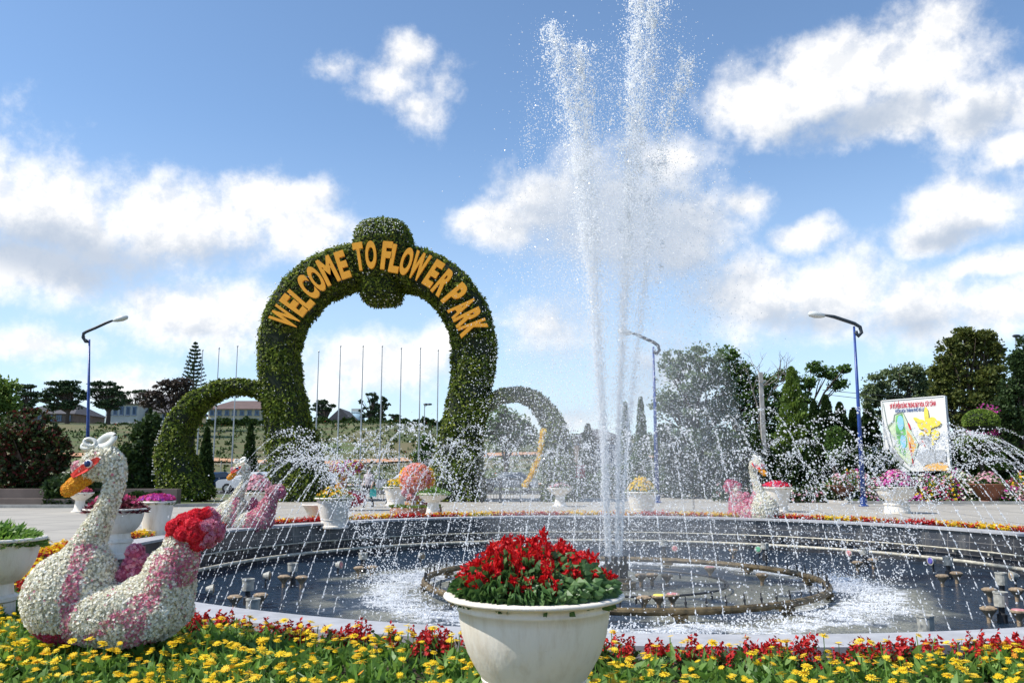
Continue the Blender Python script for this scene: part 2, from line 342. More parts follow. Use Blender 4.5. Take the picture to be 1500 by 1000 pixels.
class MB:
    def __init__(s): s.V = []; s.P = []; s.n = 0; s.mi = 0
    def add(s, V, F, mi=None):
        V = np.asarray(V, float).reshape(-1, 3); mi = s.mi if mi is None else mi
        if isinstance(F, np.ndarray): s.P.append((F+s.n, mi))
        else:
            by = {}
            for f in F: by.setdefault(len(f), []).append(f)
            for k, fs in by.items(): s.P.append((np.array(fs)+s.n, mi))
        s.V.append(V); s.n += len(V); return s
    def build(s, name, mats, parent=None, smooth=False):
        if isinstance(mats, str): mats = (mats,)
        return link(name, raw_mesh(name, np.concatenate(s.V), s.P, smooth), parent, mats)
    def box(s, c, size, rz=0, mi=None, taper=1.0):
        x, y, z = [k/2 for k in size]; a = []
        for dz, tp in ((-z, 1), (z, taper)):
            for dx, dy in ((-x, -y), (x, -y), (x, y), (-x, y)):
                X, Y = dx*tp, dy*tp; a.append((c[0]+X*math.cos(rz)-Y*math.sin(rz), c[1]+X*math.sin(rz)+Y*math.cos(rz), c[2]+dz))
        return s.add(a, [(3,2,1,0),(4,5,6,7),(0,1,5,4),(1,2,6,5),(2,3,7,6),(3,0,4,7)], mi)
    def tube(s, pts, rad, seg=8, mi=None, cap=True):
        pts = np.asarray(pts, float); n = len(pts); rad = np.broadcast_to(np.asarray(rad, float), (n,)) if np.ndim(rad) < 2 else np.asarray(rad)
        T = np.gradient(pts, axis=0); T /= np.linalg.norm(T, axis=1)[:, None]+1e-9
        up = np.array([0, 0, 1.]) if abs(T[0][2]) < .9 else np.array([0, 1., 0])
        V = []; u = np.cross(T[0], up); u /= np.linalg.norm(u)
        for i in range(n):
            u = u-T[i]*np.dot(u, T[i]); u /= np.linalg.norm(u)+1e-9; v = np.cross(T[i], u)
            r = rad[i]; ru, rv = (r, r) if np.ndim(r) == 0 else r
            for k in range(seg):
                a = 2*math.pi*k/seg; V.append(pts[i]+u*ru*math.cos(a)+v*rv*math.sin(a))
        F = [(i*seg+k, i*seg+(k+1) % seg, (i+1)*seg+(k+1) % seg, (i+1)*seg+k) for i in range(n-1) for k in range(seg)]
        if cap: F += [tuple(range(seg))[::-1], tuple((n-1)*seg+k for k in range(seg))]
        return s.add(V, F, mi)
    def lathe(s, prof, seg=32, c=(0,0,0), mi=None, close=True):
        V = []; n = len(prof)
        for r, z in prof:
            for k in range(seg):
                a = 2*math.pi*k/seg; V.append((c[0]+r*math.cos(a), c[1]+r*math.sin(a), c[2]+z))
        F = [(i*seg+k, i*seg+(k+1) % seg, (i+1)*seg+(k+1) % seg, (i+1)*seg+k) for i in range(n-1) for k in range(seg)]
        if close: F += [tuple(range(seg))[::-1], tuple((n-1)*seg+k for k in range(seg))]
        return s.add(V, F, mi)
    def ell(s, c, r, seg=16, rings=10, mi=None, e=1.0):
        V = []
        def sp(x): return math.copysign(abs(x)**e, x)
        for i in range(rings+1):
            ph = -math.pi/2+math.pi*i/rings
            for k in range(seg):
                a = 2*math.pi*k/seg; V.append((c[0]+r[0]*sp(math.cos(ph))*sp(math.cos(a)), c[1]+r[1]*sp(math.cos(ph))*sp(math.sin(a)), c[2]+r[2]*sp(math.sin(ph))))
        F = [(i*seg+k, i*seg+(k+1) % seg, (i+1)*seg+(k+1) % seg, (i+1)*seg+k) for i in range(rings) for k in range(seg)]
        return s.add(V, F, mi)
def torus_pts(r, n, z=0, c=(0, 0), a0=0, a1=2*math.pi):
    return [(c[0]+r*math.cos(a0+(a1-a0)*k/n), c[1]+r*math.sin(a0+(a1-a0)*k/n), z) for k in range(n+1)]

def tag(o, label=None, cat=None, group=None, kind=None):
    if label: o['label'] = label
    if cat: o['category'] = cat
    if group: o['group'] = group
    if kind: o['kind'] = kind
    return o
def thing(name, label, cat, loc=(0,0,0), rz=0, group=None, scale=1.0):
    o = bpy.data.objects.new(name, None); COL.objects.link(o); o.location = tuple(float(v) for v in loc); o.rotation_euler = (0, 0, rz); o.scale = (scale,)*3
    o.empty_display_size = .2
    return tag(o, label, cat, group)
def dup(root, loc, rz=0, label=None, scale=None):
    def cp(o, par):
        c = o.copy(); COL.objects.link(c); c.parent = par
        for ch in list(o.children): cp(ch, c)
        return c
    r = cp(root, None); r.location = tuple(float(v) for v in loc); r.rotation_euler = (0, 0, rz)
    if label: r['label'] = label
    if scale: r.scale = (scale,)*3
    return r
def frames(N, spin=None, jit=0.0):
    """one rotation matrix per row: local z -> N"""
    N = np.asarray(N, float)
    if jit: N = N+rng.normal(0, jit, N.shape)
    N = N/(np.linalg.norm(N, axis=1)[:, None]+1e-9)
    A = rng.normal(size=N.shape) if spin is None else np.asarray(spin, float)
    U = A-N*np.sum(A*N, axis=1)[:, None]; U /= np.linalg.norm(U, axis=1)[:, None]+1e-9
    W = np.cross(N, U); return np.stack([U, W, N], axis=2)
def scatter(mb, tmpl, pos, rot, sc, mi=None):
    tv, tf = tmpl; tv = np.asarray(tv, float); N = len(pos)
    if N == 0: return
    sc = np.broadcast_to(np.asarray(sc, float), (N,))
    V = np.einsum('nij,kj->nki', rot, tv)*sc[:, None, None]+np.asarray(pos)[:, None, :]
    by = {}
    for f in tf: by.setdefault(len(f), []).append(f)
    base = (np.arange(N)*len(tv))[:, None, None]
    s_n = mb.n; mb.V.append(V.reshape(-1, 3))
    for k, fs in by.items(): mb.P.append(((np.array(fs)[None]+base).reshape(-1, k)+s_n, mb.mi if mi is None else mi))
    mb.n += N*len(tv)
LEAF = ([(0,0,0),(.28,.45,.07),(0,1,-.05),(-.28,.45,.07)], [(0,1,2),(0,2,3)])          # lies in local xy, tip at +y
LEAFX = ([(-.3,0,-.5),(.3,0,-.5),(.32,.08,.15),(0,.02,.5),(-.32,.08,.15)], [(0,1,2,3,4)])
BLADE = ([(-.13,0,0),(.13,0,0),(.17,.1,.5),(0,.28,1),(-.17,.1,.5)], [(0,1,2,4),(4,2,3)])  # grows along +z, arching to +y
OCT = ([(1,0,0),(-1,0,0),(0,1,0),(0,-1,0),(0,0,1),(0,0,-1)], [(0,2,4),(2,1,4),(1,3,4),(3,0,4),(2,0,5),(1,2,5),(3,1,5),(0,3,5)])
def petal_flower(n=7, cup=.25, inner=.3):
    V = [(0,0,.12)]; Fc = []
    for k in range(n):
        a = 2*math.pi*k/n; da = math.pi/n
        b = len(V); V += [(inner*math.cos(a-da), inner*math.sin(a-da), .05), (.95*math.cos(a-da*.55), .95*math.sin(a-da*.55), cup), (.95*math.cos(a+da*.55), .95*math.sin(a+da*.55), cup), (inner*math.cos(a+da), inner*math.sin(a+da), .05)]
        Fc += [(b, b+1, b+2, b+3), (0, b, b+3)]
    return V, Fc
FLOWER = petal_flower(6); DAISY = petal_flower(9, .05, .35)
def tri_sample(V, T, n):
    a, b, c = V[T[:, 0]], V[T[:, 1]], V[T[:, 2]]; cr = np.cross(b-a, c-a); ar = np.linalg.norm(cr, axis=1)
    i = rng.choice(len(T), n, p=ar/ar.sum()); r1 = np.sqrt(rng.random(n))[:, None]; r2 = rng.random(n)[:, None]
    return a[i]*(1-r1)+b[i]*r1*(1-r2)+c[i]*r1*r2, cr[i]/(ar[i][:, None]+1e-12)
def mesh_arrays(me):
    me.calc_loop_triangles(); V = np.empty(len(me.vertices)*3); me.vertices.foreach_get('co', V)
    T = np.empty(len(me.loop_triangles)*3, int); me.loop_triangles.foreach_get('vertices', T); return V.reshape(-1, 3), T.reshape(-1, 3)
def fused(mb, voxel, smooth=4):
    """one continuous skin round the shapes collected in mb"""
    me = raw_mesh('tmp', np.concatenate(mb.V), mb.P); o = bpy.data.objects.new('tmp', me); COL.objects.link(o)
    m = o.modifiers.new('r', 'REMESH'); m.mode = 'VOXEL'; m.voxel_size = voxel
    if smooth: s = o.modifiers.new('s', 'SMOOTH'); s.iterations = smooth; s.factor = .6
    dg = bpy.context.evaluated_depsgraph_get(); dg.update(); out = bpy.data.meshes.new_from_object(o.evaluated_get(dg))
    bpy.data.objects.remove(o); 
    for p in out.polygons: p.use_smooth = True
    return out

# ------------------------------------------------------------------ the place
PC = np.array([2.2, 17.5]); RIN = 9.75; ROUT = 10.25; ZW = -.75; ZC = .15
def annulus(r0, r1, z, n=128, c=PC, a0=0, a1=2*math.pi, r1f=None):
    V = []; 
    for k in range(n+1):
        a = a0+(a1-a0)*k/n; ro = r1 if r1f is None else r1f(a)
        V += [(c[0]+r0*math.cos(a), c[1]+r0*math.sin(a), z), (c[0]+ro*math.cos(a), c[1]+ro*math.sin(a), z)]
    return V, [(2*k, 2*k+1, 2*k+3, 2*k+2) for k in range(n)]
HX0 = 60.
def hz_(x, y):
    s = np.clip((y-72)/95, 0, 1); s = s*s*(3-2*s)
    top = 10.2-3.2*np.clip((x+20)/60, 0, 1)
    h = s*top
    h = h+np.clip((y-60)/30, 0, 1)*.35*np.sin(x*.11+y*.07)*np.clip(s*4, 0, 1)
    return h-.02
def build_ground():
    # a single ground sheet with a hole for the pool: ring around the pool out to the horizon
    mb = MB(); rs = [ROUT-.1, 14, 20, 30, 45]; n = 128
    V = []; rr = [10.05, 12, 16, 22, 30, 40]; 
    for r in rr:
        for k in range(n):
            a = 2*math.pi*k/n; V.append((PC[0]+r*math.cos(a), PC[1]+r*math.sin(a), 0.0))
    Fc = [(i*n+k, (i+1)*n+k, (i+1)*n+(k+1) % n, i*n+(k+1) % n) for i in range(len(rr)-1) for k in range(n)]
    base = len(V); big = [60, 100, 180, 350, 800, 2000]
    for r in big:
        for k in range(n):
            a = 2*math.pi*k/n; V.append((PC[0]+r*math.cos(a), PC[1]+r*math.sin(a), -.02 if r > 60 else -.005))
    Fc += [((len(rr)-1+i)*n+k, (len(rr)+i)*n+k, (len(rr)+i)*n+(k+1) % n, (len(rr)-1+i)*n+(k+1) % n) for i in range(len(big)) for k in range(n)]
    mb.add(V, Fc); mb.build('ground', 'earth')['kind'] = 'structure'
    # paved plaza, laid 4-8 mm above
    mb = MB(); A = []; 
    outline = [(-60,-8),(30,-8),(60,10),(60,38.5),(16,40.5),(14,56),(-14,56),(-13,38),(-16,36.5),(-60,35)]
    n = 96; V = []; 
    ol = np.array(outline, float)
    def hit(a):
        d = np.array([math.cos(a), math.sin(a)]); best = 1e9
        for i in range(len(ol)):
            p, q = ol[i], ol[(i+1) % len(ol)]; e = q-p; den = d[0]*e[1]-d[1]*e[0]
            if abs(den) < 1e-9: continue
            w_ = p-PC; tt = (w_[0]*e[1]-w_[1]*e[0])/den; uu = (w_[0]*d[1]-w_[1]*d[0])/den
            if tt > 0 and -1e-6 <= uu <= 1+1e-6: best = min(best, tt)
        return best
    angs = sorted([2*math.pi*k/n for k in range(n)]+[math.atan2(p[1]-PC[1], p[0]-PC[0]) % (2*math.pi) for p in ol])
    for a in angs:
        r = hit(a); V += [(PC[0]+10.1*math.cos(a), PC[1]+10.1*math.sin(a), .006), (PC[0]+r*math.cos(a), PC[1]+r*math.sin(a), .006)]
    m = len(angs); mb.add(V, [(2*k, 2*k+1, (2*k+3) % (2*m), (2*k+2) % (2*m)) for k in range(m)])
    mb.build('plaza', 'paving')['kind'] = 'structure'
    # kerb along the planting on both sides
    for pts in ([(-60,35.1),(-16,36.6),(-13.1,38),(-13.1,44)], [(60,38.6),(16.1,40.6),(14.1,46)]):
        mb = MB()
        for (x0, y0), (x1, y1) in zip(pts[:-1], pts[1:]):
            L = math.hypot(x1-x0, y1-y0); mb.box(((x0+x1)/2, (y0+y1)/2+.08, .07), (L-.03, .18, .14), math.atan2(y1-y0, x1-x0))
        mb.build('kerb', 'concrete')['kind'] = 'structure'
    # road behind the gate with the parked cars
    mb = MB(); mb.add([(-120,57,.004),(120,57,.004),(120,68,.004),(-120,68,.004)], [(0,1,2,3)]); mb.build('road', 'asphalt')['kind'] = 'structure'
    # hill
    xs = np.linspace(-220, 220, 111); ys = np.concatenate([np.linspace(68, 180, 57), np.linspace(190, 700, 18)])
    X, Y = np.meshgrid(xs, ys); Z = hz_(X, Y); Z = Z+.03
    idx = np.arange(X.size).reshape(X.shape); Fq = np.stack([idx[:-1, :-1], idx[:-1, 1:], idx[1:, 1:], idx[1:, :-1]], -1).reshape(-1, 4)
    me = raw_mesh('hill', np.stack([X, Y, Z], -1).reshape(-1, 3), [(Fq, 0)], True); link('hill', me, None, ('hill',))['kind'] = 'structure'
    for nm, f, w_ in (('dirt_path', lambda x: 108+.10*x+3*math.sin(x*.07), 3.0), ('dirt_path', lambda x: 78+2*math.sin(x*.05), 2.0)):
        V = []; 
        for k in range(90):
            x = -70+k*1.6; y = f(x)
            for dy in (0, w_/2, w_): V.append((x, y+dy, float(hz_(x, y+dy))+.22))
        mb = MB().add(V, [(3*k+j, 3*k+3+j, 3*k+4+j, 3*k+1+j) for k in range(89) for j in (0, 1)]); mb.build(nm, 'dirt')['kind'] = 'structure'
build_ground()

def build_pool():
    root = thing('fountain_basin', 'round sunken fountain basin with dark tiled wall and pale stone rim', 'fountain', (PC[0], PC[1], 0))
    n = 160; mb = MB(); V = []; prof = [(RIN+.02, ZC-.04), (RIN-.03, -.30), (RIN-.03, -1.15)]
    for r, z in prof:
        for k in range(n+1): a = 2*math.pi*k/n; V.append((r*math.cos(a), r*math.sin(a), z))
    m = n+1; Fc = [(i*m+k, i*m+k+1, (i+1)*m+k+1, (i+1)*m+k) for i in range(len(prof)-1) for k in range(n)]
    mb.add(V, Fc); o = mb.build('tiled_wall', 'tile_dark', root)
    uv = o.data.uv_layers.new(name='UVMap')
    for lp in o.data.loops:
        v = lp.vertex_index; k = v % m; i = v//m; uv.data[lp.index].uv = (k/n*2*math.pi*RIN, prof[i][1]+1.39)
    mb = MB().lathe([(RIN-.06, ZC-.05), (RIN-.06, ZC), (ROUT, ZC), (ROUT, -.2)], 160, close=False); mb.build('rim', 'coping', root)
    br0 = None
    for k in range(60):
        a = 2*math.pi*k/60
        if br0 is None: br0 = o = MB().box((0, 0, 0), (.14, .05, .10)).build('bracket', 'pipe_cream', root)
        else: o = br0.copy(); COL.objects.link(o); o.parent = root
        o.location = (math.cos(a)*(RIN-.10), math.sin(a)*(RIN-.10), -.36); o.rotation_euler = (0, 0, a)
    mb = MB().tube(torus_pts(RIN-.16, 160, -.33), .022, 6, cap=False); mb.build('upper_pipe', 'pipe_cream', root)
    mb = MB().tube(torus_pts(9.1, 160, -.55), .04, 8, cap=False); mb.build('lower_pipe', 'pipe_cream', root)
    mb = MB()
    mb.add(*annulus(.001, RIN+.0, 0, 96, (0, 0)))
    w_ = mb.build('water', 'water'); w_.location = (PC[0], PC[1], ZW); w_['kind'] = 'structure'
    # inner ring pipe with its little nozzles
    ring = thing('ring_pipe', 'brown ring pipe with upright nozzles round the tall jets', 'fountain pipe', (PC[0], PC[1], 0))
    mb = MB().tube(torus_pts(3.95, 120, -.58), .062, 10, cap=False); mb.build('pipe', 'pipe_bronze', ring)
    nz = MB().lathe([(.014, 0), (.014, .05), (.022, .055), (.022, .09), (.010, .10), (.010, .17)], 8); first = None
    for k in range(72):
        a = 2*math.pi*(k+.5)/72
        if first is None: first = o = nz.build('nozzle', 'nozzle_dark', ring)
        else: o = first.copy(); COL.objects.link(o); o.parent = ring
        o.location = (3.95*math.cos(a), 3.95*math.sin(a), -.525)
        o.rotation_euler = (0, R(-8), a)
    sp = MB().box((0, 0, -.3), (.12, .12, .5)).box((0, 0, .0), (.16, .22, .06)); first = None
    for k in range(12):
        a = 2*math.pi*(k+.2)/12
        if first is None: first = o = sp.build('support', 'pipe_bronze', ring)
        else: o = first.copy(); COL.objects.link(o); o.parent = ring
        o.location = (3.95*math.cos(a), 3.95*math.sin(a), -.66); o.rotation_euler = (0, 0, a)
    small = thing('small_ring_pipe', 'thin dark ring pipe lying inside the larger brown ring', 'fountain pipe', (PC[0], PC[1], 0))
    MB().tube(torus_pts(2.1, 80, -.62), .022, 6, cap=False).build('pipe', 'nozzle_dark', small)
    for k in range(8):
        a = 2*math.pi*k/8
        o = MB().tube([(0, 0, -.9), (0, 0, .0)], .02, 6).build('support', 'nozzle_dark', small); o.location = (2.1*math.cos(a), 2.1*math.sin(a), -.62)
    cl = thing('nozzle_cluster', 'cluster of dark upright nozzles feeding the tall jets', 'fountain nozzle', (PC[0]-.15, PC[1], -.75))
    for k, (dx, dy) in enumerate([(-.14,0),(-.03,.05),(.06,-.04),(.17,0),(.02,-.15),(.26,.08)]):
        mb = MB().lathe([(.045, 0), (.045, .35), (.06, .36), (.06, .46), (.03, .48), (.03, .62)], 10, (dx, dy, 0)); mb.build('nozzle', 'nozzle_dark', cl)
    MB().lathe([(.40, 0), (.40, .22), (.30, .24), (.30, .30)], 16, (.05, 0, -.1)).build('base', 'pipe_bronze', cl)
build_pool()

# spot lamps and upright spray heads in the basin
def fountain_bits():
    spots = [(310,864,'light_tan','tan disc lamp on a stem below the first grey nozzle on the left'),]
    lm = {}
    def lampkind(mat):
        if mat in lm: return lm[mat].data
        return None
    def lamp(px, py, mat, label):
        g = G(px, py, -.55); r = thing('fountain_lamp', label, 'fountain lamp', (g[0], g[1], -.55), 0, 'small disc lamps round the fountain basin')
        MB().lathe([(.035, -.30), (.035, -.12), (.06, -.08), (.11, -.02), (.125, .0), (.125, .022), (.10, .03)], 14).build('body', 'light_tan', r)
        MB().lathe([(.10, .031), (.09, .043), (.03, .05)], 14).build('lens', mat, r)
    data = [(416,845,'light_tan','tan disc lamp left of the pair beside the grey nozzle near the left basin wall'),
            (442,846,'light_tan','tan disc lamp right of the pair beside the grey nozzle near the left basin wall'),
            (344,875,'light_tan','tan disc lamp just behind the double grey nozzle by the tail of the big swan'),
            (382,872,'light_tan','tan disc lamp to the right of the double grey nozzle by the big swan'),
            (526,832,'light_tan','tan disc lamp beneath the grey nozzle at the far left of the basin'),
            (545,831,'light_tan','second tan disc lamp beneath the grey nozzle at the far left of the basin'),
            (943,876,'light_tan','brownish disc lamp nearest the red salvia bowl on the thin inner ring'),
            (965,874,'petal_core','yellow topped disc lamp on the thin inner ring'),
            (985,872,'light_pink','pink topped disc lamp on the thin inner ring'),
            (939,843,'light_tan','cream disc lamp behind the tall jets, first of a row of three'),
            (955,842,'light_tan','cream disc lamp behind the tall jets, middle of a row of three'),
            (977,843,'light_tan','cream disc lamp behind the tall jets, last of a row of three'),
            (1040,832,'light_pink','pink disc lamp on the far side of the brown ring pipe'),
            (1116,842,'light_tan','tan disc lamp inside the far right bend of the brown ring pipe'),
            (1256,824,'light_tan','tan disc lamp below the pink round lamp at the right of the basin'),
            (1279,820,'light_tan','tan disc lamp right of the grey nozzle behind the right part of the basin'),
            (1380,844,'light_tan','tan disc lamp in front of the dark stemmed nozzle at the right wall'),
            (1401,840,'light_tan','tan disc lamp right of the dark stemmed nozzle at the right wall'),
            (1449,864,'light_tan','tan disc lamp left of the double grey nozzle at the right edge'),
            (1489,864,'light_tan','tan disc lamp right of the double grey nozzle at the right edge'),
            (1448,892,'light_tan','large tan disc lamp standing close to the near rim at the right'),
            (1492,896,'light_pink','pink topped disc lamp at the right end of the near rim'),
            (1074,806,'light_tan','small brown disc lamp under the far wall in front of the swan facing right')]
    MATS['petal_core'] = MATS['map_yellow']
    for d in data: lamp(*d)
    def face(px, py, z, mat, label):       # round lamps facing the middle
        g = G(px, py, z); a = math.atan2(PC[1]-g[1], PC[0]-g[0]); r = thing('fountain_spotlight', label, 'fountain lamp', (g[0], g[1], z), a, 'round spotlights along the basin wall')
        mb = MB(); mb.tube([(-.10,0,0),(.0,0,0),(.03,0,0)], [.05,.09,.10], 14); mb.build('body', 'nozzle_grey', r)
        MB().tube([(.031,0,0),(.045,0,0)], [.075,.06], 14).build('lens', mat, r); MB().box((-.05,0,-.15), (.03,.03,.24)).build('bracket', 'nozzle_dark', r)
    for q in [(310,863,-.55,'light_tan','round beige spotlight by the left wall beside the swan tail'),
              (393,843,-.52,'light_tan','round beige spotlight below the left part of the lower pipe'),
              (498,827,-.52,'light_pink','round pinkish spotlight below the pipe behind the left jets'),
              (618,814,-.52,'light_tan','round pale spotlight at the far wall above the salvia bowl'),
              (989,803,-.50,'light_pink','round pink spotlight on the far wall right of the tall jets'),
              (1111,804,-.5,'light_green','round green spotlight on the far wall below the swan facing right'),
              (1244,810,-.5,'light_pink','round pink spotlight beside a grey nozzle along the right wall'),
              (1364,821,-.5,'light_blue','round violet spotlight at the right wall of the basin'),
              (1483,843,-.5,'light_tan','round beige spotlight at the right edge of the basin')]: face(*q)
    def head(px, py, z, h, label, dark=True, r_=.1):
        g = G(px, py, z); r = thing('spray_head', label, 'fountain nozzle', (g[0], g[1], z), 0, 'grey upright spray heads in the basin')
        MB().lathe([(r_, -h), (r_*1.02, -.03), (r_*1.1, -.025), (r_*1.1, 0), (r_*.8, 0), (r_*.75, -.05)], 16).build('cap', 'nozzle_grey', r)
        MB().lathe([(r_*.75, -h-.55), (r_*.75, -h-.12), (r_*.45, -h-.10), (r_*.45, -h)], 12).build('stem', 'nozzle_dark', r)
    for q in [(364,847,-.30,.2,'grey spray head on a dark stem, third from the wall by the swan tail'),
              (371,876,-.30,.2,'grey spray head on a dark stem nearest the big swan'),
              (429,824,-.30,.17,'grey spray head standing below the left stretch of the wall pipe'),
              (532,809,-.30,.15,'grey spray head in front of the far left wall'),
              (972,791,-.30,.14,'grey spray head under the far wall just right of the tall jets'),
              (1120,795,-.30,.15,'grey spray head under the far wall below the third swan'),
              (1266,802,-.28,.16,'grey spray head at the wall below the wide bowl planter'),
              (1388,815,-.28,.18,'grey spray head near the violet spotlight'),
              (1466,838,-.28,.22,'grey spray head at the right edge, the farther of a pair'),
              (1465,866,-.28,.22,'grey spray head at the right edge, the nearer of a pair'),
              (493,908,-.25,.35,'grey pipe stub just behind the near rim left of the salvia bowl'),
              (1082,929,-.25,.35,'grey pipe stub just behind the near rim right of the salvia bowl'),
              (1355,900,-.25,.35,'grey pipe stub behind the near rim toward the right')]: head(*q)
fountain_bits()

# ------------------------------------------------------------------ flower beds
def leaf_rot(N, up=.9, spread=.8):
    d = rng.normal(size=(N, 3)); d[:, 2] = 0; d /= np.linalg.norm(d, axis=1)[:, None]; A = d*spread; A[:, 2] = up
    return frames(A, spin=None)
def polar(px_list):
    return px_list
def wbed(a):   # width of the bed outside the rim by direction from the basin's middle
    d = (a-(-math.pi/2)+math.pi) % (2*math.pi)-math.pi       # 0 towards the camera
    d = abs(d); 
    if d < 1.15: return 5.2
    if d < 1.55: return 5.2+(1.5-5.2)*(d-1.15)/.4
    if d < 2.1: return 1.5+(.62-1.5)*(d-1.55)/.55
    return .62
def build_beds():
    V, Fc = annulus(ROUT+.0, 0, .035, 200, PC, r1f=lambda a: ROUT+wbed(a))
    MB().add(V, Fc).build('flower_bed_soil', 'soil')['kind'] = 'structure'
    # dense low leaves + yellow heads in front
    def pts(n, r0, r1, a0, a1):
        a = rng.uniform(a0, a1, n); wd = np.array([wbed(x) for x in a]); r = ROUT+r0+(np.minimum(wd, r1)-r0)*rng.random(n)**.8
        return np.stack([PC[0]+r*np.cos(a), PC[1]+r*np.sin(a)], 1), r-ROUT
    A0, A1 = -math.pi/2-1.25, -math.pi/2+.95
    # front bed (near camera): clumps
    mb = MB(); xy, off = pts(7600, .30, 4.2, A0, A1); keep = (xy[:, 1] > 3.6); xy = xy[keep]
    PT = np.array([[*G(782, 868, .9)[:2], .42]])
    keep = np.hypot(xy[:, 0]-PT[0, 0], xy[:, 1]-PT[0, 1]) > .40; xy = xy[keep]
    hgt = rng.uniform(.16, .27, len(xy)); k = 11
    base = np.repeat(np.c_[xy, np.full(len(xy), .03)], k, 0); base[:, :2] += rng.normal(0, .035, (len(base), 2)); base[:, 2] += rng.random(len(base))**1.2*np.repeat(hgt, k)*.62
    scatter(mb, BLADE, base, leaf_rot(len(base), .75, .8), rng.uniform(.075, .14, len(base)))
    o = mb.build('bed_foliage', 'leaf_bed'); tag(o, 'dense green leaves of the yellow daisy bed in front of the basin', 'foliage', kind='stuff')
    mb = MB(); sel = rng.random(len(xy)) < .95; p = xy[sel]; cl = np.sin(p[:, 0]*2.3+1)*np.cos(p[:, 1]*3.1)+rng.normal(0, .5, len(p)); p = p[cl > -.75]; h = rng.uniform(.17, .34, len(p))
    q = np.c_[p, h]; up = np.tile([0, 0, 1.], (len(q), 1))
    scatter(mb, DAISY, q, frames(up, jit=.22), rng.uniform(.022, .046, len(q)), 0)
    q2 = q+[0, 0, .012]; scatter(mb, DAISY, q2, frames(up, jit=.22), rng.uniform(.020, .030, len(q)), 0)
    org = q[rng.random(len(q)) < .06]+[.03, -.04, -.05]; scatter(mb, DAISY, org, frames(np.tile([0, 0, 1.], (len(org), 1)), jit=.3), .026, 1)
    ft = q.copy(); ft[:, 2] -= .2; scatter(mb, ([(-.02,0,0),(.02,0,0),(.02,0,1),(-.02,0,1)], [(0,1,2,3)]), ft, frames(up, jit=.05), .2, 2)
    o = mb.build('yellow_daisies', ('petal_yellow', 'petal_orange', 'leaf_bed')); tag(o, 'yellow daisy heads standing over the near bed', 'flowers', kind='stuff')
    # red salvia row right behind the daisies, along the near rim
    def salvia(name, label, n, r0, r1, a0, a1, hs, sc, red, thin=1):
        mb = MB(); xy, _ = pts(n, r0, r1, a0, a1)
        H = rng.uniform(hs*.75, hs*1.15, len(xy)); kk = 9
        base = np.repeat(np.c_[xy, np.zeros(len(xy))+.03], kk, 0); base[:, :2] += rng.normal(0, .04*sc, (len(base), 2)); base[:, 2] += rng.random(len(base))*np.repeat(H, kk)*.55
        scatter(mb, BLADE, base, leaf_rot(len(base), .7, .9), rng.uniform(.05, .1, len(base))*sc, 0)
        m = 26; tt = rng.random((len(xy), m)); z = H[:, None]*(.5+.5*tt); rad = .034*sc*(1.12-tt)
        a = rng.uniform(0, 6.28, tt.shape); pos = np.stack([xy[:, 0, None]+rad*np.cos(a), xy[:, 1, None]+rad*np.sin(a), z], -1).reshape(-1, 3)
        nrm = np.stack([np.cos(a), np.sin(a), np.full(a.shape, .6)], -1).reshape(-1, 3)
        scatter(mb, LEAF, pos, frames(nrm, jit=.3), rng.uniform(.028, .045, len(pos))*sc, 1)
        tag(mb.build(name, ('leaf_dark', red)), label, 'flowers', kind='stuff')
    salvia('salvia_row', 'short red salvia spikes between the yellow daisies and the near rim', 700, .12, .60, A0-.05, A1+.05, .27, 1.05, 'petal_rededge')
    # narrow edging round the far side: yellow and red in patches
    def edge(name, label, a0, a1, n, mats, segf):
        mb = MB(); xy, off = pts(n, .08, .60, a0, a1); an = np.arctan2(xy[:, 1]-PC[1], xy[:, 0]-PC[0])
        sel = np.array([segf(x, o_) for x, o_ in zip(an, off)]); xy = xy[sel]
        H = rng.uniform(.16, .26, len(xy)); kk = 5
        base = np.repeat(np.c_[xy, np.zeros(len(xy))+.03], kk, 0); base[:, :2] += rng.normal(0, .03, (len(base), 2)); base[:, 2] += rng.random(len(base))*np.repeat(H, kk)*.6
        scatter(mb, BLADE, base, leaf_rot(len(base), .8, .7), rng.uniform(.06, .1, len(base)), 0)
        k2 = 5; pos = np.repeat(np.c_[xy, H], k2, 0)+rng.normal(0, .03, (len(xy)*k2, 3)); pos[:, 2] -= rng.random(len(pos))*.05
        scatter(mb, petal_flower(5), pos, frames(np.tile([0, 0, 1.], (len(pos), 1)), jit=.6), rng.uniform(.022, .036, len(pos)), 1)
        tag(mb.build(name, mats), label, 'flowers', kind='stuff')
    B0, B1 = -math.pi/2+.95, 3*math.pi/2-1.25
    pat = lambda x, o_: (math.sin(x*17+.7)+.6*math.sin(x*41)+rng.normal(0, .45)) + (o_-.3)*4.5
    edge('yellow_edging', 'yellow and green edging flowers along the outer strip of the far rim', B0, B1, 5600, ('leaf_light', 'petal_yellow'), lambda x, o_: pat(x, o_) > 0)
    edge('red_edging', 'red and orange edging flowers along the inner strip of the far rim', B0, B1, 5600, ('leaf_maroon', 'petal_rededge'), lambda x, o_: pat(x, o_) < .1)
    n = 900; px = rng.uniform(44, 118, n); py = rng.uniform(822, 880, n); g = np.array([G(a, b, .2) for a, b in zip(px, py)]); rr = np.hypot(g[:, 0]-PC[0], g[:, 1]-PC[1]); g = g[(rr > ROUT+.1)]
    mb = MB(); k = 7; b_ = np.repeat(g, k, 0)+rng.normal(0, .05, (len(g)*k, 3)); b_[:, 2] = .02+rng.random(len(b_))*.12; scatter(mb, BLADE, b_, leaf_rot(len(b_)), rng.uniform(.06, .11, len(b_)), 0)
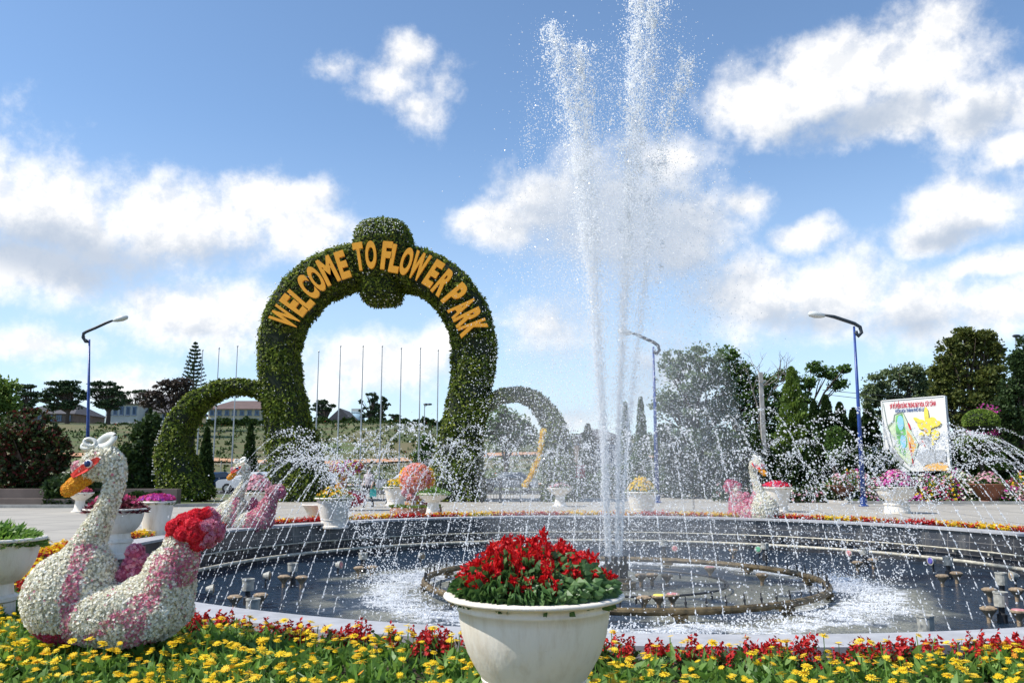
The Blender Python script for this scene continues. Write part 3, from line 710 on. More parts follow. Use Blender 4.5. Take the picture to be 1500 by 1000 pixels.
    f_ = np.repeat(g, 2, 0)+rng.normal(0, .03, (len(g)*2, 3)); f_[:, 2] = .22+rng.normal(0, .03, len(f_)); scatter(mb, DAISY, f_, frames(np.tile([0, -.3, 1.], (len(f_), 1)), jit=.4), rng.uniform(.022, .036, len(f_)), 1)
    tag(mb.build('yellow_cushion', ('leaf_bed', 'petal_yellow')), 'dense yellow cushion of flowers between the left bowl planter and the swan', 'flowers', kind='stuff')
build_beds()

# ------------------------------------------------------------------ pots
def bowl_profile(kind, r=.54, H=.9):
    if kind == 'bowl':     # wide bowl on a stepped drum
        bowl = [(r*.50,.50*H),(r*.62,.53*H),(r*.74,.62*H),(r*.83,.74*H),(r*.875,.86*H),(r*.89,.93*H),(r*.90,.955*H),(r*.995,.965*H),(r*1.0,.985*H),(r*.985,1.0*H),(r*.90,1.0*H),(r*.86,.98*H),(r*.84,.90*H)]
        base = [(r*.60,.0),(r*.60,.10*H),(r*.57,.12*H),(r*.56,.30*H),(r*.60,.32*H),(r*.60,.36*H),(r*.52,.39*H),(r*.50,.50*H)]
    elif kind == 'cone':
        bowl = [(r*.66,.30*H),(r*.72,.45*H),(r*.88,.90*H),(r*.89,.94*H),(r*.99,.95*H),(r,.98*H),(r*.97,1.0*H),(r*.90,1.0*H),(r*.86,.93*H)]
        base = [(r*.74,.0),(r*.74,.06*H),(r*.64,.09*H),(r*.64,.27*H),(r*.67,.275*H),(r*.66,.30*H)]
    elif kind == 'urn':
        bowl = [(r*.36,.60*H),(r*.55,.68*H),(r*.80,.80*H),(r*.92,.90*H),(r*1.0,.95*H),(r,1.0*H),(r*.93,1.0*H),(r*.85,.92*H)]
        base = [(r*.62,.0),(r*.62,.06*H),(r*.48,.09*H),(r*.42,.20*H),(r*.38,.40*H),(r*.36,.60*H)]
    elif kind == 'plainbowl':
        bowl = [(r*.42,.18*H),(r*.55,.30*H),(r*.92,.92*H),(r,.95*H),(r,1.0*H),(r*.93,1.0*H),(r*.88,.9*H)]
        base = [(r*.46,.0),(r*.46,.14*H),(r*.42,.18*H)]
    return bowl, base
def plants(root, r, z, leaf, petal, nl=500, nf=160, dome=.22, lsize=.1, fsize=.035, over=1.0, lname='foliage'):
    a = rng.uniform(0, 6.28, nl); rr = r*over*np.sqrt(rng.random(nl)); zz = z-.03+dome*(1-(rr/(r*over+1e-6))**2)*rng.uniform(.45, 1.05, nl)+rng.uniform(0, .06, nl)
    mb = MB(); scatter(mb, BLADE if leaf != 'leaf_salvia' else LEAFB, np.stack([rr*np.cos(a), rr*np.sin(a), zz-.04], 1), frames(np.stack([rr*np.cos(a)*1.6, rr*np.sin(a)*1.6, np.full(nl, .45*r)], 1), jit=.25*r+.05), rng.uniform(.7, 1.3, nl)*lsize)
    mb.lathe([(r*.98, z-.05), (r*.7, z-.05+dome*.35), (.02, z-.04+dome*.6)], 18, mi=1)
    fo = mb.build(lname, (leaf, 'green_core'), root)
    if petal and nf:
        mats = (petal,) if isinstance(petal, str) else petal
        a = rng.uniform(0, 6.28, nf); rr = r*over*np.sqrt(rng.random(nf))*.97; zz = z+.03+dome*(1-(rr/(r*over+1e-6))**2)*rng.uniform(.85, 1.15, nf)+rng.uniform(0, .05, nf)
        mb = MB(); mi = rng.integers(0, len(mats), nf)
        for j in range(len(mats)):
            s_ = mi == j; N = np.stack([rr*np.cos(a), rr*np.sin(a), np.full(nf, .6*r)], 1)[s_]
            scatter(mb, FLOWER, np.stack([rr*np.cos(a), rr*np.sin(a), zz], 1)[s_], frames(N, jit=.15), rng.uniform(.75, 1.3, s_.sum())*fsize, j)
        mb.build('blossoms', mats, root)
    return fo
LEAFB = ([(0,0,0),(.26,.06,.25),(.34,.14,.55),(0,.32,1),(-.34,.14,.55),(-.26,.06,.25),(0,-.03,.5)], [(0,1,6),(1,2,6),(2,3,6),(3,4,6),(4,5,6),(5,0,6)])
def pot(kind, loc, r, H, label, leaf=None, petal=None, mat='pot_white', seg=40, **kw):
    root = thing('flower_pot', label, 'planter', loc, 0, 'planters standing round the fountain')
    bowl, base = bowl_profile(kind, r, H)
    MB().lathe(bowl, seg, close=False).build('bowl', mat, root, True)
    MB().lathe(base, seg).build('pedestal', mat, root, False)
    MB().lathe([(r*.86, H*.93), (.02, H*.945)], seg, close=False).build('soil', 'soil', root)
    if leaf: plants(root, r*.88, H*.97, leaf, petal, **kw)
    return root
def near_pot():
    g = G(782, 868, .90); R_ = 133/F*math.hypot(g[0]*0, g[1])*.965/math.cos(PITCH)*.985
    root = thing('flower_pot', 'large white bowl planter of scarlet salvia in front of the fountain', 'planter', (g[0], g[1], 0), 0, 'planters standing round the fountain')
    H = .90; r = R_
    prof = [(r*.575,.445),(r*.645,.50),(r*.735,.585),(r*.795,.68),(r*.825,.77),(r*.835,.815),(r*.85,.818),(r*.853,.835),(r*.845,.838),(r*.86,.858),(r*.90,.866),(r*.985,.878),(r,.886),(r*.995,.897),(r*.96,.902),(r*.86,.900),(r*.835,.89),(r*.82,.86)]
    MB().lathe(prof, 96, close=False).build('bowl', 'pot_white', root, True)
    MB().lathe([(r*.66,0),(r*.66,.12),(r*.58,.15),(r*.56,.38),(r*.57,.43),(r*.58,.437),(r*.575,.445)], 64).build('pedestal', 'pot_white', root, True)
    MB().lathe([(r*.84,.86),(.02,.88)], 48, close=False).build('soil', 'soil', root)
    # salvia leaves
    n = 4200; a = rng.uniform(0, 6.283, n); rr = r*.83*np.sqrt(rng.random(n)); dome = .23*(1-(rr/(r*.9))**2.2)
    zz = .865+dome*rng.uniform(.1, 1.0, n)+.06*rng.random(n)
    pos = np.stack([rr*np.cos(a), rr*np.sin(a), zz], 1); N = np.stack([rr*np.cos(a)*2.2, rr*np.sin(a)*2.2, np.full(n, .45)], 1)
    mb = MB(); spin = np.tile([0, 0, 1.], (n, 1))+rng.normal(0, .5, (n, 3))
    # leaf blades droop outward: tip direction is outward and slightly down
    tipd = np.stack([np.cos(a), np.sin(a), rng.uniform(-.5, .35, n)], 1)+rng.normal(0, .35, (n, 3)); 
    scatter(mb, LEAFB, pos, frames(tipd, spin=-spin), rng.uniform(.045, .085, n), 0)
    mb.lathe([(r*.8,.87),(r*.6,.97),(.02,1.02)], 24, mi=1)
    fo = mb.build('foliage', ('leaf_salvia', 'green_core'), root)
    # spikes
    mb = MB(); S = 112; aa = rng.uniform(0, 6.283, S); rs = r*.85*np.sqrt(rng.random(S)); c = np.stack([rs*np.cos(aa), rs*np.sin(aa)+.03], 1)
    for i in range(S):
        q = 1-(rs[i]/(r*.9))**2; h0 = .90+.16*q+rng.uniform(-.02, .03); L = rng.uniform(.08, .16)*(.65+.5*q)
        lean = c[i]/(r)*.22+rng.normal(0, .08, 2); m = int(48*L/.12)+14; tt = rng.random(m); ang = rng.uniform(0, 6.28, m); rad = .026*(1.15-tt*.85)
        px_ = np.stack([c[i, 0]+lean[0]*tt*L+rad*np.cos(ang), c[i, 1]+lean[1]*tt*L+rad*np.sin(ang), h0+tt*L], 1)
        scatter(mb, LEAF, px_, frames(np.stack([-np.sin(ang), np.cos(ang), rng.normal(0, .4, m)], 1), spin=None), rng.uniform(.024, .040, m), 0)
        mb.tube([(c[i,0],c[i,1],h0-.08),(c[i,0]+lean[0]*L,c[i,1]+lean[1]*L,h0+L)], [.004,.002], 4, mi=1)
    mb.build('blossoms', ('petal_red', 'red_core'), root)
near_pot()
def at_(px, d, z=0): 
    q = P(px, 700, d); return (q[0], d, z)
# (kind, px centre, distance, radius, height, label, leaf, petal ...)
pot('bowl', at_(-12, 8.8), .56, .92, 'white bowl planter of bright green leaves cut by the left edge', 'leaf_bed', None, nl=2600, dome=.17, lsize=.095, over=1.0)
pot('bowl', at_(173, 15.9), .56, .90, 'white bowl planter of dark maroon leaves behind the neck of the big swan', 'leaf_maroon', 'petal_deeppink', nl=1500, nf=110, dome=.24, lsize=.09, over=1.05)
pot('cone', at_(232, 19.6), .42, .90, 'conical white planter of purple and pink petunias', 'leaf_mid', ('petal_purple', 'petal_magenta', 'petal_deeppink'), nl=400, nf=420, dome=.10, lsize=.07, fsize=.045, over=1.08)
pot('urn', at_(120, 32.8), .48, .75, 'small white pedestal urn of orange red flowers under the swan beak', 'leaf_maroon', ('petal_coral', 'petal_deeppink'), nl=300, nf=260, dome=.14, lsize=.08, fsize=.05)
pot('bowl', at_(376, 25.5), .62, .95, 'grey white planter of pale pink flowers behind the second swan', 'leaf_grey', ('petal_palepink',), nl=700, nf=500, dome=.42, lsize=.1, fsize=.05, over=1.05)
pot('cone', at_(491, 24), .56, .84, 'cream conical planter of yellow and orange flowers left of the round topiary', 'leaf_light', ('petal_yellow', 'petal_orange'), nl=1100, nf=120, dome=.26, lsize=.1, fsize=.04, over=1.02)
pot('plainbowl', at_(474, 25.4), .62, .60, 'grey tapering planter with nothing showing above its rim, half behind the cream one')
pot('cone', at_(580, 39), .60, .85, 'pale planter of yellow green plants behind the round orange topiary', 'leaf_light', ('petal_yellow',), nl=500, nf=150, dome=.3, lsize=.12, fsize=.05)
pot('urn', at_(635, 30), .56, .80, 'white pedestal urn of green plants beside the round orange topiary', 'leaf_bed', None, nl=900, dome=.22, lsize=.1, over=1.1)
pot('urn', at_(820, 37.7), .57, .82, 'white pedestal urn standing alone left of the tall jets', 'leaf_grey', ('petal_palepink',), nl=260, nf=60, dome=.16, lsize=.12, fsize=.05)
pot('cone', at_(939, 30), .60, .85, 'pale planter of yellow flowers seen through the spray right of the tall jets', 'leaf_light', ('petal_yellow',), nl=900, nf=420, dome=.42, lsize=.1, fsize=.045)
pot('cone', at_(1137, 33), .60, .95, 'white conical planter of pink flowers behind the swan facing right', 'leaf_mid', ('petal_deeppink', 'petal_rose'), nl=400, nf=420, dome=.18, lsize=.08, fsize=.05, over=1.05)
pot('bowl', at_(1311, 32), .78, .98, 'wide cream bowl planter below the map board', 'leaf_redshrub', ('petal_palepink', 'petal_magenta'), nl=900, nf=420, dome=.55, lsize=.13, fsize=.05, over=1.05)
pot('plainbowl', at_(1231, 42.5), .72, .85, 'terracotta brown pot by the blue lamp post', 'leaf_mid', ('petal_palepink',), 'terracotta', nl=500, nf=100, dome=.5, lsize=.15, fsize=.06)
pot('plainbowl', at_(1446, 41), .85, .95, 'dark terracotta pot at the far right beyond the basin', 'leaf_mid', ('petal_palepink',), 'terracotta', nl=700, nf=160, dome=.5, lsize=.15, fsize=.06)

# ------------------------------------------------------------------ swans made of flowers
SW = .00577
def sx(px): return (px-160)*SW
def szz(py): return (942-py)*SW
def swan(label, loc, rz, sc, style):
    root = thing('swan_topiary', label, 'flower swan', loc, rz, 'flower covered swans along the basin rim', sc)
    mb = MB(); E = lambda px, py, rx, ry, dy, oy=0: mb.ell((sx(px), oy*SW, szz(py)), (rx*SW, dy*SW, ry*SW), 24, 16)
    E(103, 878, 67, 66, 62); E(165, 903, 92, 44, 66); E(222, 892, 56, 48, 50); E(120, 845, 45, 48, 40)
    E(242, 850, 32, 44, 32); E(262, 820, 26, 46, 26)
    for s in (-1, 1): E(195, 903, 74, 37, 22, s*48); E(250, 866, 24, 46, 15, s*34)
    path = [(108,845),(118,815),(129,786),(140,762),(149,738),(155,715),(156,695),(150,680),(138,674)]
    rad = [40, 27, 20, 16, 14, 13.5, 14.5, 17, 20]
    mb.tube([(sx(x), 0, szz(y)) for x, y in path], [r*SW for r in rad], 16)
    E(132, 682, 27, 24, 20); E(112, 692, 19, 16, 15); E(149, 686, 19, 22, 18)
    me = fused(mb, .018, 5)
    V, T = mesh_arrays(me); N = 27000 if style == 0 else 8000; p, n = tri_sample(V, T, N)
    X = p[:, 0]/SW+160; Z = 942-p[:, 2]/SW; Y = p[:, 1]/SW
    nz = np.sin(X*.11+Y*.07)*np.cos(Z*.09+Y*.05)*8+rng.normal(0, 3.0, len(X))
    pink = (np.abs(X-(126+(Z-800)*.03)+nz*.5) < 9) & (Z > 800)
    pink |= (Z > 925) & (X < 135)
    pink |= (np.abs(X-(243-(Z-860)*.25)+nz) < 13) & (Z > 805)
    pink |= (np.abs((Z-910)+(X-185)*.65+nz*.8) < 9) & (X > 150) & (X < 232)
    pink |= (np.abs((Z-900)+(X-215)*.45+nz) < 7) & (X > 180) & (X < 250)
    pink |= (X > 262) & (Z < 860); pink |= (X < 104) & (Z > 676) & (Z < 706) & (X < 98+nz)
    pink |= rng.random(len(X)) < .02
    deep = (Z > 922) & (X < 118)
    if style == 0: pink &= rng.random(len(X)) < .72
    if style == 1: pink |= (X > 185+nz) & (Z < 925)
    if style == 2: pink |= (X > 128+nz*2) & (Z < 925) & (Z > 800)
    fs = .0112 if style == 0 else .018
    fm = MB(); cv = V; 
    fm.add(V, T, 3)
    for k, sel in ((0, ~pink & ~deep), (1, pink & ~deep), (2, deep)):
        if sel.sum(): scatter(fm, FLOWER, (p+n*(.002+.014*rng.random((len(p), 1))))[sel], frames(n[sel], jit=.7), rng.uniform(.75, 1.35, sel.sum())*fs, k)
    gsel = rng.random(len(p)) < .05; scatter(fm, LEAF, (p+n*.008)[gsel], frames(n[gsel], jit=.8), rng.uniform(.012, .022, gsel.sum()), 4)
    fm.build('body', ('petal_white', 'petal_pink', 'petal_deeppink', 'pale_core', 'leaf_pale'), root)
    # beak
    bm = MB(); bm.tube([(sx(116), 0, szz(697)), (sx(103), 0, szz(707)), (sx(90), 0, szz(717)), (sx(81), 0, szz(724)), (sx(77), 0, szz(727))], [(15*SW,13*SW),(13*SW,12*SW),(10*SW,12*SW),(8*SW,10*SW),(4*SW,6*SW)], 14)
    b2 = fused(bm, .012, 2); v, tt = mesh_arrays(b2); pp, nn = tri_sample(v, tt, 700 if style == 0 else 300)
    fm = MB().add(v, tt, 1); scatter(fm, FLOWER, pp, frames(nn, jit=.4), rng.uniform(.7, 1.2, len(pp))*.011, 0); fm.build('beak', ('petal_beak', 'orange_core'), root)
    # mask and eyes on both cheeks
    for s in (-1, 1):
        pts = [(93,698),(97,703),(106,700),(118,695),(130,688),(139,679),(141,674),(136,672),(124,677),(112,684),(101,691)]
        V2 = []; 
        for q in (0, 1):
            for x, y in pts:
                w_ = 21.5-.33*abs(x-128)*(1 if x < 128 else .3)
                V2.append((sx(x), s*(w_+q*2.4)*SW, szz(y)))
        m = len(pts); Fc = [tuple(range(m)), tuple(range(m, 2*m))[::-1]]+[(k, (k+1) % m, m+(k+1) % m, m+k) for k in range(m)]
        o = MB().add(V2, Fc).build('eye_mask', 'mask_red', root)
        e = MB().ell((sx(124), s*21.5*SW, szz(682)), (6.2*SW, 4.5*SW, 6.2*SW), 14, 8).build('eye', 'eye_white', root, True)
        MB().ell((sx(123.5), s*24.3*SW, szz(682)), (5*SW, 2.9*SW, 5*SW), 12, 8).build('pupil', 'eye_blue', e, True)
    # pink forehead tuft
    v = rng.normal(size=(130, 3)); v /= np.linalg.norm(v, axis=1)[:, None]; c = np.array([sx(99), 0, szz(687)])
    fm = MB().ell(c, (8*SW, 13*SW, 9*SW), 10, 6, 1); scatter(fm, FLOWER, c+v*np.array([9, 15, 10])*SW, frames(v, jit=.3), .014, 0); fm.build('forehead_tuft', ('petal_palepink', 'pink_core'), root)
    # silver bow of loops on the head
    for nm, cx, cy, rx, ry, tl in (('bow_loop', 114, 651, 9, 5.5, .35), ('bow_loop', 138, 648, 12.5, 6, -.55), ('bow_loop', 109, 657, 6, 3.5, .1)):
        pts = []; 
        for k in range(25):
            a = 2*math.pi*k/24; u, v_ = rx*math.cos(a), ry*math.sin(a); pts.append((sx(cx+u*math.cos(tl)+v_*math.sin(tl)), .012*math.sin(a), szz(cy-(-u*math.sin(tl)+v_*math.cos(tl)))))
        MB().tube(pts, [(3.6*SW,6.5*SW)]*25, 10, cap=False).build(nm, 'silver_white', root, True)
    MB().ell((sx(126), 0, szz(657)), (7*SW, 6*SW, 5*SW), 12, 8).build('bow_knot', 'silver_white', root, True)
    # tail rosette: folded ball of red heads with a pink back
    front = {0: 'petal_rose', 1: 'petal_palepink', 2: 'petal_deeppink'}[style]
    lobes = [(281,760,13,10,4),(296,757,11,9,10),(268,766,12,10,-8),(256,776,12,12,-14),(252,790,11,11,-4),(262,801,12,9,-10),(276,804,11,8,-6),(289,800,12,10,-8),(300,790,12,11,-2),(304,776,13,12,4),(303,764,10,9,12),(283,772,12,9,-16),(271,784,13,11,-18),(285,787,13,11,-17),(294,778,11,12,-12),(310,784,11,14,14),(296,797,13,10,14),(275,780,20,18,12),(290,770,16,16,18)]
    fm = MB(); cm = MB()
    for (x, y, r1, r2, oy) in lobes:
        c = np.array([sx(x), oy*SW, szz(y)]); k = 330 if style == 0 else 130; v = rng.normal(size=(k, 3)); v /= np.linalg.norm(v, axis=1)[:, None]
        rr = np.array([r1, r1, r2])*SW; pos = c+v*rr; 
        ispink = (pos[:, 0]/SW+160 > 300-4*np.sin(pos[:, 2]*40)) | (pos[:, 1]/SW > 20)
        cm.ell(c, rr*.96, 12, 8)
        for j, s_ in ((0, ~ispink), (1, ispink)): scatter(fm, FLOWER, pos[s_], frames(v[s_], jit=.35), rng.uniform(.8, 1.3, s_.sum())*(.017 if style == 0 else .024), j)
    for Vv, (Ff, _) in zip([np.concatenate(cm.V)], [(np.concatenate([f for f, _ in cm.P]), 0)]): fm.add(Vv, Ff, 2)
    fm.build('tail_rosette', (front, 'petal_pink', 'red_core' if style == 0 else 'pink_core'), root)  # core darker than the petals: shade between the heads put in by colour
    # far wing tip puffs
    fm = MB()
    for (x, y, r1, oy) in ((188,816,14,12),(199,828,12,14),(184,832,12,8),(178,848,17,14),(160,850,13,10),(194,846,14,10)):
        c = np.array([sx(x), oy*SW, szz(y)]); v = rng.normal(size=(170, 3)); v /= np.linalg.norm(v, axis=1)[:, None]; fm.ell(c, (r1*SW,)*3, 10, 6, 1)
        scatter(fm, FLOWER, c+v*r1*SW, frames(v, jit=.35), rng.uniform(.8, 1.3, len(v))*.015, 0)
    fm.build('wing_tuft', ('petal_pink', 'pink_core'), root)
    return root
q = P(160, 940, 7.1)
swan('large white and pink flower swan with a red rosette tail on the near bed', (q[0]-.02, 7.1, .225), 0, .95, 0)
swan('second white swan with a pink tail on the far left rim of the basin', at_(362, 22.2, .02), 0, 1.08, 1)
swan('flower swan facing right with its pink tail on the left at the far rim', at_(1102, 26.8, -.05), R(122), 1.2, 2)

# ------------------------------------------------------------------ topiary gate
AD = 43.0; AH = 1.7    # front plane distance, half depth
def sweep_planar(path_px, halfw, depth, d=AD, seg=20, sq=.55, n=60):
    """sweeps a soft rectangle along a path seen in the photograph on the gate's own vertical plane"""
    pts = np.array([P(x, y, d)[[0, 2]] for x, y in path_px]); hw = np.array(halfw)*d/F
    t0 = np.concatenate([[0], np.cumsum(np.linalg.norm(np.diff(pts, axis=0), axis=1))]); tt = np.linspace(0, t0[-1], n)
    def cr(y):
        from_ = np.interp(tt, t0, y); k = np.array([.25, .5, .25])
        for _ in range(3): z = np.convolve(np.pad(from_, 1, mode='edge'), k, 'valid'); z[0], z[-1] = from_[0], from_[-1]; from_ = z
        return from_
    x, z, h = cr(pts[:, 0]), cr(pts[:, 1]), cr(hw); T = np.stack([np.gradient(x), np.gradient(z)], 1); T /= np.linalg.norm(T, axis=1)[:, None]
    Nn = np.stack([T[:, 1], -T[:, 0]], 1); V = []; NR = []
    for i in range(n):
        for k in range(seg):
            a = 2*math.pi*(k+.5)/seg; c, s = math.cos(a), math.sin(a); cc = math.copysign(abs(c)**sq, c); ss = math.copysign(abs(s)**sq, s)
            V.append((x[i]+Nn[i, 0]*h[i]*cc, d+depth+depth*ss, z[i]+Nn[i, 1]*h[i]*cc))
    Fq = [(i*seg+k, i*seg+(k+1) % seg, (i+1)*seg+(k+1) % seg, (i+1)*seg+k) for i in range(n-1) for k in range(seg)]
    Fq += [tuple(range(seg))[::-1], tuple((n-1)*seg+k for k in range(seg))]
    return np.array(V), Fq, (x, z, Nn, h)
def cover(mb, V, Fq, n, size, mi=0, jit=.5, out=.06, tmpl=LEAF):
    me = raw_mesh('t', V, MB().add(V, Fq).P); me.calc_loop_triangles(); v, T = mesh_arrays(me)
    c = v.mean(0); p, nn = tri_sample(v, T, n); bpy.data.meshes.remove(me)
    rad = rng.uniform(-.02, out, len(p))[:, None]; clump = (np.sin(p[:, 0]*2.1)*np.sin(p[:, 2]*2.7+p[:, 0])*np.cos(p[:, 1]*2.3))[:, None]*.09
    scatter(mb, tmpl, p+nn*(rad+clump), frames(nn+np.array([0, 0, .25]), jit=jit), rng.uniform(.6, 1.35, n)*size, mi)
    return p, nn
def gate():
    root = thing('topiary_gate', 'tall green topiary gate with yellow lettering and a low arch on each side', 'topiary gate', at_(548, AD, 0))
    L = root.location; off = np.array([L[0], L[1], L[2]])
    def part(name, path, hw, depth, n, size, dd=AD, mats=('leaf_arch', 'green_core', 'board_white')):
        V, Fq, info = sweep_planar(path, hw, depth, dd, n=90); V = V-off; mb = MB().add(V, Fq, 1)
        # make normals point outward
        cover(mb, V, Fq, n, size)
        # rims of little plant pots set in rows on the inner face
        x, z, Nn, h = info; rows = 9; pp = []; 
        for i in range(0, 90, 1):
            for r_ in range(rows):
                yy = dd+depth+depth*(-.86+1.72*r_/(rows-1)); sgn = -1 if IN else 1
                pp.append((x[i]+sgn*Nn[i, 0]*(h[i]+.05), yy, z[i]+sgn*Nn[i, 1]*(h[i]+.05), sgn*Nn[i, 0], 0, sgn*Nn[i, 1]))
        pp = np.array(pp); s_ = rng.random(len(pp)) < .45; pp = pp[s_]
        scatter(mb, OCT, pp[:, :3]-off, frames(pp[:, 3:]), .045, 2)
        fr = tri_sample(*mesh_arrays(raw_mesh('t', V, MB().add(V, Fq).P)), n//45); fsel = fr[1][:, 1] < -.3
        scatter(mb, OCT, (fr[0]+fr[1]*.1)[fsel], frames(fr[1][fsel]), .028, 2)
        return mb.build(name, mats, root)
    IN = True
    part('main_arch', [(432,738),(425,700),(417,650),(408,600),(398,550),(396,505),(406,461),(428,424),(462,397),(503,382),(548,378),(594,382),(634,397),(665,425),(686,461),(694,505),(690,550),(680,600),(670,650),(667,700),(668,735)],
         [40,38,32,27,25,25,27,29,30,31,31,31,32,32,32,32,29,28,31,37,40], AH, 62000, .19)
    part('side_arch', [(262,738),(250,700),(244,660),(252,620),(273,591),(305,570),(342,562),(373,567),(396,585),(406,612),(412,640)],
         [38,28,20,15,12,9,8,9,12,15,16], 1.1, 24000, .18)
    part('side_arch', [(690,640),(697,610),(712,590),(735,577),(762,574),(785,583),(803,602),(815,628),(820,660),(820,700),(822,735)],
         [10,9,8,8,8,9,12,15,18,22,25], 1.1, 18000, .18)
    # keystone: upper cushion and hanging lower drum
    mb = MB(); c = np.array([P(556, 358, AD)[0], AD+AH, P(556, 362, AD)[2]])-off
    m2 = MB(); m2.ell(c, (1.50, 2.25, 1.75), 28, 18, e=.62); m2.ell(c+np.array([-.12, .1, -1.5]), (1.05, 1.8, 1.15), 24, 14, e=.5)
    me = fused(m2, .12, 3); v, T = mesh_arrays(me); mb.add(v, T, 1); p, nn = tri_sample(v, T, 11000)
    scatter(mb, LEAF, p+nn*rng.uniform(0, .08, len(p))[:, None], frames(nn+np.array([0, 0, .25]), jit=.5), rng.uniform(.6, 1.3, len(p))*.17, 0)
    s_ = nn[:, 2] < -.5; 
    pot_ = MB(); scatter(mb, OCT, (p+nn*.09)[s_][:90], frames(nn[s_][:90]), .05, 2)
    q_ = (nn[:, 1] < -.5) & (p[:, 2] > c[2]+.5); scatter(mb, OCT, (p+nn*.1)[q_][:120], frames(nn[q_][:120]), .035, 2)
    mb.build('keystone', ('leaf_arch', 'green_core', 'board_white'), root)
    # yellow flower strip on the right arch
    pts = [P(795, 630, AD-.1), P(793, 650, AD-.1), P(788, 675, AD-.1), P(779, 695, AD-.1), P(768, 712, AD-.1)]; fm = MB()
    P_ = np.array(pts)-off; tt = rng.random(900)*(len(pts)-1); i = tt.astype(int); pos = P_[i]+(P_[i+1]-P_[i])*(tt-i)[:, None]+rng.normal(0, .055, (900, 3)); 
    scatter(fm, FLOWER, pos, frames(np.tile([0, -1., .3], (900, 1)), jit=.5), .06, 0); fm.build('yellow_strip', ('petal_yellow',), root)
    # lettering
    LT = [('W',418,465),('E',430.5,447),('L',441.5,436),('C',451,421),('O',463.5,408.5),('M',481,396.5),('E',502,388),('T',526,376),('O',543.5,373.5),('F',566.5,374.5),('L',579.5,379),('O',595.5,383),('W',613.5,390),('E',635,401),('R',650,414.5),('P',666.5,432.5),('A',677,450),('R',685.5,465.5),('K',693,480.5)]
    V_ = []; mb = MB(); CX, CY = 553, 528
    for ch, x, y in LT:
        cu = bpy.data.curves.new('t', 'FONT'); cu.body = ch; cu.size = 1; cu.extrude = .045; cu.offset = .046; cu.align_x = 'CENTER'; cu.resolution_u = 5
        o = bpy.data.objects.new('t', cu); COL.objects.link(o); dg = bpy.context.evaluated_depsgraph_get(); dg.update()
        me = bpy.data.meshes.new_from_object(o.evaluated_get(dg)); bpy.data.objects.remove(o); v, T = mesh_arrays(me)
        v = v.copy(); v[:, 0] -= (v[:, 0].min()+v[:, 0].max())/2; v[:, 1] -= (v[:, 1].min()+v[:, 1].max())/2
        hgt = v[:, 1].max()-v[:, 1].min(); wd = v[:, 0].max()-v[:, 0].min()
        H = 1.50; W = {'W': .84, 'M': .76}.get(ch, .52 if ch in 'LEFT' else .57)
        v[:, 1] *= H/hgt; v[:, 0] *= W/wd
        a = math.atan2(CY-y, x-CX)-math.pi/2; a *= .97; c_ = P(x, y, AD-.62)
        X = v[:, 0]*math.cos(a)-v[:, 1]*math.sin(a); Z = v[:, 0]*math.sin(a)+v[:, 1]*math.cos(a)
        mb.add(np.stack([c_[0]+X, c_[1]-v[:, 2]*2.0, c_[2]+Z], 1)-off, T)
    mb.build('lettering', 'sign_letters', root)
gate()

# ------------------------------------------------------------------ trees
def tree_clumps(name, label, cat, loc, clumps, leaf, bark='bark', lsize=.25, dens=1.0, trunk_r=.25, group='trees and shrubs beyond the plaza', fork=.45, limb=True, sub=20, base_z=None, shell=.42, tight=.62):
    """clumps: (x, y, z, rx, ry, rz) in world metres relative to loc"""
    root = thing(name, label, cat, loc, 0, group); cl = np.array(clumps, float)
    tm = MB(); zmin = cl[:, 2].min(); zmax = cl[:, 2].max(); fz = max(.3, zmin*fork+zmax*.05)
    if limb:
        tm.tube([(0,0,-.3),(rng.normal(0,.05),0,fz*.5),(rng.normal(0,.1),0,fz)], [trunk_r*1.25, trunk_r, trunk_r*.8], 9)
        for c in cl:
            mid = np.array([c[0]*.45, c[1]*.45, fz+(c[2]-fz)*.55])+rng.normal(0, .12, 3)
            tm.tube([(0,0,fz*.85), mid, c[:3]], [trunk_r*.55, trunk_r*.34, trunk_r*.1], 6)
            for _ in range(3):
                e = c[:3]+rng.normal(size=3)*c[3:6]*.55; tm.tube([mid, (mid+e)/2+rng.normal(0, .1, 3), e], [trunk_r*.25, trunk_r*.15, trunk_r*.04], 5)
        tm.build('trunk', bark, root)
    mb = MB()
    for c in cl:
        vol = c[3]*c[4]*c[5]; K = max(3, int(sub*(.7+.3*vol**.33))); v = rng.normal(size=(K, 3)); v /= np.linalg.norm(v, axis=1)[:, None]; v *= rng.random((K, 1))**shell
        sc_ = c[:3]+v*c[3:6]; sr = tight*(.42*min(c[3], c[5])+.12*max(c[3:6]))
        ms_ = int(dens*10*K*(.4/lsize)**.5); q_ = rng.normal(size=(ms_, 3)); q_ /= np.linalg.norm(q_, axis=1)[:, None]; q_ *= rng.uniform(.75, 1.28, (ms_, 1)); scatter(mb, LEAFX, c[:3]+q_*c[3:6], frames(q_, jit=.6), rng.uniform(.5, 1.1, ms_)*lsize)
        for j in range(K):
            m = int(dens*46*(sr/lsize)**1.25); d = rng.normal(size=(m, 3)); d /= np.linalg.norm(d, axis=1)[:, None]; rr = rng.random((m, 1))**.45
            pos = sc_[j]+d*rr*sr*np.array([1.1, 1.1, .72]); nn = d+np.array([0, 0, .35])
            scatter(mb, LEAFX, pos, frames(d+rng.normal(0, .6, d.shape)), rng.uniform(.55, 1.25, m)*lsize)
    mb.build('crown', leaf, root); return root
